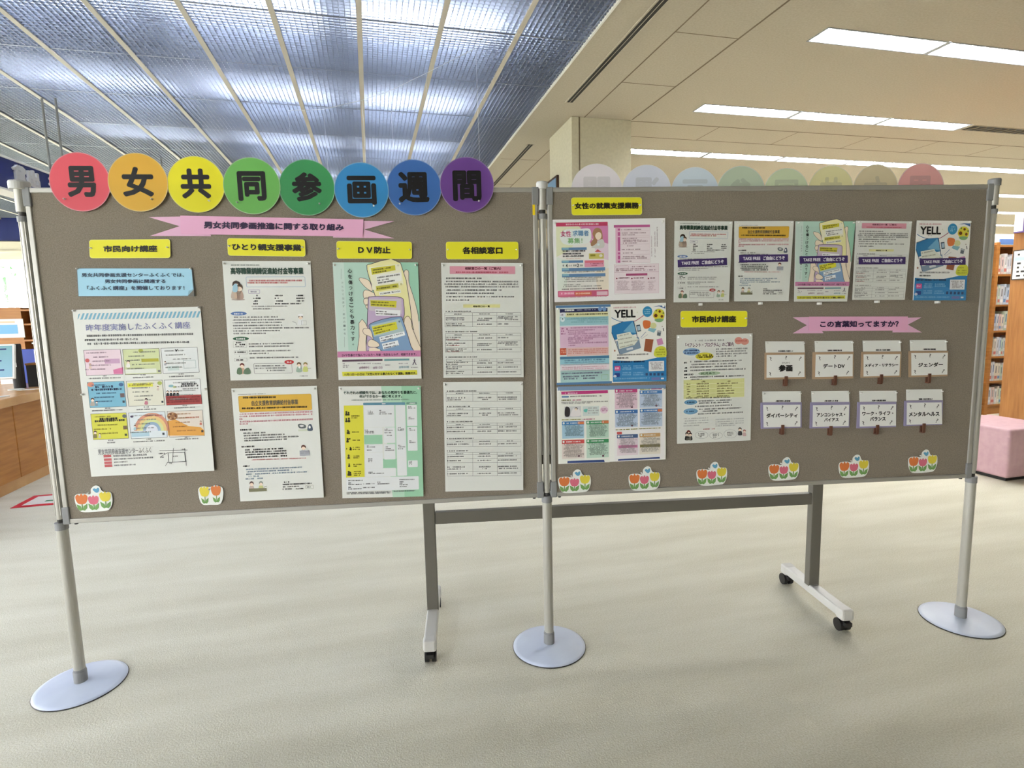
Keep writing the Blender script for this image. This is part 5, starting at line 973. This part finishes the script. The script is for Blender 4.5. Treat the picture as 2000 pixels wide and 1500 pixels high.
# ================================================================ POSTERS
W_ = (216, 218, 213)
def poster(label, k, cor, px, fn, col=W_, pins=None, **kw):
    s = Sheet('poster', label, 'poster', k, cor, px, col, **kw); fn(s); s.end()
    a, b, c, d = px; w = b[0]-a[0]
    for q in pins or ((a[0]+w*.025, a[1]+w*.03), (b[0]-w*.025, b[1]+w*.03)): s.pin(*q)
    return s
poster('large white poster with nine small course flyers and a blue striped top', 'L', [(.1269, 1.3878), (.547, 1.3899), (.549, .7995), (.1314, .7994)], [(75, 65), (1152, 38), (1280, 1412), (250, 1462)], draw_A, pins=((92, 72), (1140, 46), (172, 776), (1205, 730)), tilt=.010)
QB = [(68, 55), (1068, 55), (1140, 1388), (170, 1405)]; QCc = [(55, 112), (1025, 82), (1108, 1340), (165, 1385)]; QD = [(50, 72), (1055, 72), (1098, 1437), (125, 1455)]
poster('white poster headed in heavy dark green characters, top of the second column', 'L', [(.6336, 1.546), (.9333, 1.5421), (.9286, 1.1211), (.6301, 1.1259)], QB, draw_B)
poster('white poster with an orange rounded heading box, bottom of the second column', 'L', [(.6279, 1.0966), (.9271, 1.0955), (.9273, .6764), (.6286, .6784)], QCc, draw_C)
poster('pale green poster of hands holding three phones, top of the third column', 'L', [(1.0094, 1.5367), (1.3105, 1.5328), (1.3059, 1.11), (1.0067, 1.1146)], QD, draw_D)
poster('green poster with a yellow column of small figures and white table cells', 'L', [(1.0038, 1.0906), (1.3016, 1.0822), (1.2946, .6599), (.9945, .6694)], [(120, 92), (1088, 85), (1122, 1380), (170, 1403)], draw_E)
QF = [(35, 40), (537, 42), (540, 740), (50, 745)]
poster('white list of contacts with a pink heading, top of the fourth column', 'L', [(1.3936, 1.5302), (1.6936, 1.5251), (1.6868, 1.1023), (1.3867, 1.1095)], QF, draw_F)
poster('white list of plain tables without heading, bottom of the fourth column', 'L', [(1.3849, 1.093), (1.6852, 1.085), (1.6765, .6637), (1.3778, .6739)], [(48, 772), (538, 768), (538, 1430), (62, 1440)], draw_G)
poster('two-page white and pink poster with a long-haired woman, top left of the right board', 'R', [(.0349, 1.6802), (.4591, 1.6813), (.4607, 1.3827), (.038, 1.3798)], [(60, 380), (1503, 360), (1498, 1395), (85, 1435)], draw_H, col=(230, 229, 230))
poster('two-page blue and white poster with YELL and a laptop, middle left of the right board', 'R', [(.0424, 1.3671), (.4653, 1.3683), (.4686, 1.0698), (.0431, 1.0691)], [(45, 140), (1850, 95), (1850, 1370), (65, 1430)], draw_I, col=(232, 232, 226))
poster('two-page poster of small coloured course boxes under the YELL poster', 'R', [(.0433, 1.0573), (.4679, 1.0516), (.4687, .7607), (.0442, .7599)], [(50, 110), (1385, 85), (1378, 985), (65, 1042)], draw_J, col=(230, 231, 226))
poster('white poster with blue and yellow ovals below the middle yellow caption', 'R', [(.5087, 1.2454), (.8093, 1.244), (.8104, .8235), (.5135, .821)], [(70, 292), (868, 275), (838, 1395), (68, 1432)], draw_P)
# take-free leaflets in clear sleeves
QY = [(950, 117), (1850, 95), (1850, 1370), (970, 1385)]
TF = [([(.4947, 1.6709), (.7182, 1.6661), (.7045, 1.3659), (.4898, 1.3693)], QB, draw_B, [(150, 85), (1060, 95), (975, 1360), (115, 1365)], [(180, 715), (950, 682), (952, 796), (182, 832)], 'white leaflet with dark green heading and purple TAKE FREE strip', W_),
      ([(.7251, 1.6672), (.9575, 1.6656), (.9401, 1.3646), (.7259, 1.3679)], QCc, draw_C, [(1088, 90), (2020, 86), (1905, 1345), (1060, 1350)], [(1140, 650), (1903, 638), (1900, 756), (1140, 768)], 'white leaflet with orange heading box and purple TAKE FREE strip', W_),
      ([(.9643, 1.6637), (1.2023, 1.6611), (1.1746, 1.3583), (.9624, 1.3621)], QD, draw_D, [(88, 65), (740, 65), (622, 938), (50, 940)], [(112, 473), (634, 465), (632, 545), (112, 554)], 'pale green leaflet of hands and phones with purple TAKE FREE strip', W_),
      ([(1.2051, 1.6635), (1.4302, 1.6586), (1.4086, 1.3598), (1.1959, 1.3642)], QF, draw_F, [(748, 58), (1355, 65), (1245, 920), (680, 920)], [(752, 470), (1262, 468), (1258, 545), (752, 548)], 'white leaflet with pink heading and purple TAKE FREE strip', W_),
      ([(1.4505, 1.6618), (1.6721, 1.6577), (1.6611, 1.3528), (1.4429, 1.3573)], QY, draw_yell, [(1410, 55), (1998, 60), (1905, 925), (1335, 925)], [(1418, 477), (1912, 468), (1910, 545), (1414, 550)], 'blue and white YELL leaflet with purple TAKE FREE strip', (232, 232, 228))]
for cor, q0, fn, q1, band, label, col in TF:
    s = Sheet('leaflet', label, 'leaflet', 'R', cor, q0, col, off=.005, tilt=.014, th=.002, group='take-free leaflets in clear sleeves')
    fn(s); s.end(); s.remap(q1)
    s.part('take_free_strip', 'purple strip with white lettering'); s.P(band, (64, 40, 116), 16)
    (x0, y0), (x1, y1), (x2, y2), (x3, y3) = band; w = x1-x0; h = y3-y0
    # lettering follows the strip's slant
    sv = s.Hi; s2 = [(x0, y0), (x1, y1), (x2, y2), (x3, y3)]
    def along(t, u0, u1, v0, v1):
        V, F = glyphs(t); e = .03
        for k in range(5):
            dx, dy = (0, 0) if k == 4 else (math.cos(k*PI/2)*.05*(v1-v0)*h, math.sin(k*PI/2)*.05*(v1-v0)*h)
            P_ = []
            for x, y in V:
                u = u0+x*(u1-u0); v = v0+y*(v1-v0)
                P_.append(s.q((x0*(1-u)+x1*u)*(1-v)+(x3*(1-u)+x2*u)*v+dx, (y0*(1-u)+y1*u)*(1-v)+(y3*(1-u)+y2*u)*v+dy))
            s.add(P_, F, (226, 224, 234), 18+k*.05)
    along('TAKE FREE', .08, .43, .30, .70); along('ご自由にどうぞ', .49, .93, .24, .74); s.end()
    a, b, c, d = q1; s.pin(a[0]+(b[0]-a[0])*.04, a[1]+(b[0]-a[0])*.03, .003); s.pin(b[0]-(b[0]-a[0])*.04, b[1]+(b[0]-a[0])*.03, .003)
    # sleeve lip and clip at the foot
    bm = bmesh.new(); n = BD['R'][2]
    P_ = [on_board('R', cor[0][0]-.003, cor[0][1]-.02, FACE+.0085), on_board('R', cor[1][0]+.003, cor[1][1]-.02, FACE+.0085), on_board('R', cor[1][0]+.002, cor[2][1]-.007, FACE+.0265), on_board('R', cor[0][0]-.003, cor[3][1]-.007, FACE+.0265)]
    bm.faces.new([bm.verts.new(p-s.org) for p in P_]); link('clear_sleeve', bm, M['clear'], s.o)
    bm = bmesh.new(); p = on_board('R', (cor[2][0]+cor[3][0])/2, cor[3][1]-.008, FACE+.010)-s.org; obox(bm, p, BD['R'][1], BD['R'][2], .004, .01, p.z-.006, p.z+.003); link('clip', bm, M['white'], s.o)

# ================================================================ HANGING WORD CARDS
WC = [(('参画', 215, 592, 356, 660), ('さんかく', 250, 562, 330, 578)), (('デートDV', 672, 582, 893, 625),), (('メディア・リテラシー', 1100, 582, 1442, 612),), (('ジェンダー', 1650, 572, 1902, 612),),
      (('ダイバーシティ', 135, 347, 448, 388),), (('アンコンシャス・', 642, 343, 925, 377), ('バイアス', 716, 392, 860, 425)), (('ワーク・ライフ・', 1098, 328, 1408, 362), ('バランス', 1175, 380, 1330, 418)), (('メンタルヘルス', 1565, 330, 1870, 370),)]
CS = [([(.8609, 1.2121), (1.0183, 1.2079), (1.0209, 1.1651), (.8631, 1.1683)], [(88, 352), (490, 352), (492, 465), (90, 468)], [(.8592, 1.1685), (1.0209, 1.1648), (1.0252, 1.0621), (.8603, 1.063)], [(80, 468), (492, 466), (492, 735), (74, 746)], [(.8654, 1.1592), (1.0173, 1.1565), (1.0194, 1.0695), (.8656, 1.0708)], [(95, 492), (482, 488), (478, 716), (88, 725)], .9411, 1.0704),
 ([(1.0608, 1.2083), (1.2171, 1.205), (1.2193, 1.1624), (1.0627, 1.1651)], [(598, 348), (992, 346), (992, 458), (598, 462)], [(1.0536, 1.165), (1.2194, 1.1616), (1.2209, 1.0572), (1.0531, 1.0589)], [(575, 463), (992, 460), (982, 732), (562, 741)], [(1.0639, 1.1556), (1.2151, 1.1529), (1.2165, 1.0658), (1.0631, 1.0678)], [(600, 487), (980, 483), (972, 710), (588, 717)], 1.1416, 1.0673),
 ([(1.2574, 1.2044), (1.4136, 1.2015), (1.4164, 1.1581), (1.2598, 1.1616)], [(1093, 345), (1482, 342), (1482, 455), (1093, 457)], [(1.2538, 1.1606), (1.4177, 1.1569), (1.4172, 1.0573), (1.253, 1.0581)], [(1078, 460), (1485, 458), (1468, 716), (1062, 727)], [(1.2599, 1.1509), (1.4122, 1.1478), (1.4104, 1.063), (1.262, 1.0636)], [(1092, 485), (1470, 482), (1452, 702), (1085, 712)], 1.3316, 1.0661),
 ([(1.4532, 1.2012), (1.6065, 1.1987), (1.6089, 1.1559), (1.4552, 1.1593)], [(1580, 340), (1957, 336), (1955, 447), (1578, 449)], [(1.45, 1.1583), (1.6144, 1.1546), (1.6146, 1.0536), (1.4541, 1.0542)], [(1565, 452), (1968, 450), (1950, 710), (1558, 721)], [(1.4578, 1.1504), (1.6108, 1.1478), (1.612, 1.0607), (1.4613, 1.0614)], [(1583, 472), (1958, 468), (1945, 692), (1577, 702)], 1.5327, 1.0631),
 ([(.8553, 1.0156), (1.0128, 1.0116), (1.0134, .9684), (.8567, .9729)], [(107, 130), (495, 127), (492, 236), (107, 238)], [(.849, .9724), (1.0154, .9683), (1.0167, .8675), (.8511, .8681)], [(88, 240), (497, 236), (490, 488), (85, 502)], [(.8574, .9634), (1.0097, .959), (1.0104, .8718), (.8603, .8742)], [(108, 262), (482, 260), (475, 478), (108, 486)], .9343, .8778),
 ([(1.0557, 1.0102), (1.2112, 1.0068), (1.2135, .9624), (1.0576, .9665)], [(600, 127), (978, 123), (978, 234), (600, 237)], [(1.0527, .9662), (1.2152, .9627), (1.2147, .8609), (1.0519, .8622)], [(588, 238), (982, 233), (968, 486), (575, 498)], [(1.0614, .9552), (1.2108, .9521), (1.2102, .8668), (1.0611, .8683)], [(608, 265), (970, 260), (958, 472), (598, 482)], 1.1331, .8664),
 ([(1.2543, 1.005), (1.4106, 1.0011), (1.4125, .9572), (1.2567, .9613)], [(1082, 124), (1457, 121), (1455, 230), (1082, 233)], [(1.2484, .9604), (1.4092, .9565), (1.4106, .8548), (1.2471, .8557)], [(1062, 236), (1447, 232), (1435, 483), (1045, 496)], [(1.2573, .9505), (1.4069, .9473), (1.409, .861), (1.2571, .8626)], [(1082, 260), (1440, 255), (1432, 468), (1070, 478)], 1.3273, .8632),
 ([(1.4505, 1.0042), (1.6041, 1.0004), (1.6065, .9567), (1.4522, .9603)], [(1553, 110), (1917, 107), (1915, 215), (1550, 219)], [(1.4451, .9593), (1.6066, .9555), (1.6054, .857), (1.4454, .8576)], [(1533, 222), (1915, 218), (1895, 460), (1518, 473)], [(1.4527, .9518), (1.6, .948), (1.6051, .8611), (1.4544, .8626)], [(1550, 240), (1898, 237), (1895, 450), (1540, 460)], 1.5234, .8621)]
for i, (sc_, sp, oc, op, ic, ip, ts, tz) in enumerate(CS):
    word = ''.join(w[0] for w in WC[i] if w[0] != 'さんかく'); tan = i < 4
    s = Sheet('word_card', '%s flip card, %s, reading %s' % ('tan-framed' if tan else 'lavender-framed', ['leftmost', 'second from left', 'third from left', 'rightmost'][i % 4]+' of the '+('upper row' if tan else 'lower row'), ['participation', 'date DV', 'media literacy', 'gender', 'diversity', 'unconscious bias', 'work-life balance', 'mental health'][i]), 'card', 'R', sc_, sp, (224, 226, 222), off=.003, tilt=.003, th=.0008, group='%s row of flip cards' % ('upper' if tan else 'lower'))
    s.part('small_note'); w = sp[1][0]-sp[0][0]; yb = sp[3][1]-(17 if tan else 15); s.G(sp[0][0]+w*.33, yb, sp[0][0]+w*.70, 13, (40, 40, 40), wt=.4, gap=0); s.end()
    s.pin(sp[0][0]+w*.03, sp[0][1]+18, .0036); s.pin(sp[1][0]-w*.03, sp[1][1]+18, .0036)
    c = (172, 146, 118) if tan else (146, 140, 172)
    for nm, cc, pp, col, off, th in (('frame_card', oc, op, c, .008, .005), ('face_paper', ic, ip, (228, 229, 226), .0093, .0008)):
        t = Sheet(nm, None, None, 'R', cc, pp, col, off=off, tilt=.004, th=th)
        t.o.parent = s.o; t.o.location = t.org-s.org
        if nm == 'frame_card': t.o['label'] = ('tan' if tan else 'lavender')+' backing card'; t.end()
    t.part('card_text')
    for wd in WC[i]: t.T(*wd, c=(40, 38, 36), b=.05 if wd[0] != 'さんかく' else .02, l=3)
    x0, y0 = ip[0]; x1, y1 = ip[1]; x2, y2 = ip[2]; x3, y3 = ip[3]
    for fx_, fy_, sh, b_ in ((.11, .17, -.35, .0), (.52, .12, 0, .02), (.89, .17, .45, .0), (.10, .84, -.35, 0), (.87, .82, .45, 0)):
        if fx_ == .52 and False: continue
        cx = x0+(x1-x0)*fx_-(x0-x3)*fy_; cy = y0+(y3-y0)*fy_+(y1-y0)*fx_; t.T('?', cx-9, cy-19, cx+9, cy+19, c=(96, 96, 96), b=.02, l=2, shear=sh)
    t.end()
    bm = bmesh.new(); p = on_board('R', ts+.002, tz, 0)-s.org; d_, n_ = BD['R'][1], BD['R'][2]
    obox(bm, p+n_*(FACE+.0165), d_, n_, .0062, .0022, p.z-.032, p.z+.004); obox(bm, p+n_*(FACE+.009), d_, n_, .0062, .0075, p.z-.035, p.z-.030); obox(bm, p+n_*(FACE+.0045), d_, n_, .0062, .002, p.z-.032, p.z-.004)
    bmesh.ops.bevel(bm, geom=bm.edges[:], offset=.0008, segments=1, affect='EDGES'); link('pull_tab', bm, M['leather'], s.o)

# ================================================================ TULIP CUT-OUTS
def tulip(k, cx, w, zt, zb, label, two=False, rot=0.0, butter=.50):
    h = zt-zb; q = [(0, 0), (130, 0), (130, 92), (0, 92)]
    W2 = w; px = [(0, 0), (130, 0), (130, 92), (0, 92)]
    if two: out = [(4, 22), (30, 12), (62, 16), (90, 10), (122, 18), (128, 42), (120, 72), (104, 90), (60, 90), (22, 88), (6, 66)]
    else: out = [(2, 36), (12, 28), (34, 27), (56, 30), (60, 12), (74, 1), (88, 4), (96, 20), (106, 25), (124, 26), (129, 40), (128, 62), (118, 84), (98, 91), (30, 92), (12, 82), (3, 62)]
    out = Sheet.smooth(out, n=4); sx = w/130; sz = h/92; c_ = [(cx-w/2, zt), (cx+w/2, zt), (cx+w/2, zb), (cx-w/2, zb)]
    s = Sheet('tulip_cutout', label, 'decoration', k, c_, px, (230, 233, 228), off=.0035, tilt=.002, th=.001, group='tulip cut-outs along the boards', shape=[(x*sx, y*sz) for x, y in out])
    def fl(x, y, r, c, st):
        s.part('flower'); s.P([(x-r, y-r*.55), (x-r*.55, y-r*.85), (x-r*.3, y-r*.6), (x, y-r), (x+r*.3, y-r*.6), (x+r*.55, y-r*.85), (x+r, y-r*.55), (x+r*.95, y+r*.2), (x+r*.5, y+r*.8), (x-r*.5, y+r*.8), (x-r*.95, y+r*.2)], c, 2, True)
        s.part('stem_and_leaves'); s.S([(x, y+r*.7), (x, st)], 4, (106, 152, 70), 1); s.P([(x, st), (x-5, st-14), (x-19, st-22), (x-16, st-6), (x-8, st+2)], (112, 164, 84), 2); s.P([(x, st), (x+5, st-14), (x+18, st-22), (x+16, st-6), (x+8, st+2)], (112, 164, 84), 2)
    if two: fl(34, 34, 24, (226, 206, 46), 82); fl(92, 32, 24, (230, 124, 56), 80)
    else:
        fl(25, 46, 20, (228, 118, 52), 84); fl(65, 51, 17.5, (226, 104, 128), 84); fl(106, 41, 19, (224, 204, 48), 80)
        s.part('butterfly'); s.P([(66, 14), (72, 10), (78, 13), (84, 8), (88, 13), (86, 22), (80, 26), (74, 24), (70, 20)], (88, 164, 206), 2, True)
    s.end(); s.pin(52 if not two else 60, 24, .003)
for k, cx, w, zt, zb, lb, two in (('L', .1246, .1279, .7646, .6681, 'three tulips and butterfly cut-out, lower left corner of the left board', 0), ('L', .5263, .0900, .7515, .669, 'two tulips cut-out, yellow and orange, low on the left board', 1),
        ('R', .1078, .1306, .7343, .6411, 'tulip cut-out nearest the centre pole on the right board', 0), ('R', .3856, .129, .7347, .6376, 'tulip cut-out, second from the centre pole on the right board', 0), ('R', .6578, .127, .7417, .646, 'tulip cut-out below the white poster with ovals', 0),
        ('R', .9536, .1294, .7481, .6537, 'tulip cut-out below the first lavender flip card', 0), ('R', 1.2471, .1303, .7465, .6523, 'tulip cut-out below the third lavender flip card', 0), ('R', 1.5406, .1277, .7557, .6596, 'tulip cut-out at the lower right end of the right board', 0)):
    tulip(k, cx, w, zt, zb, lb, two)
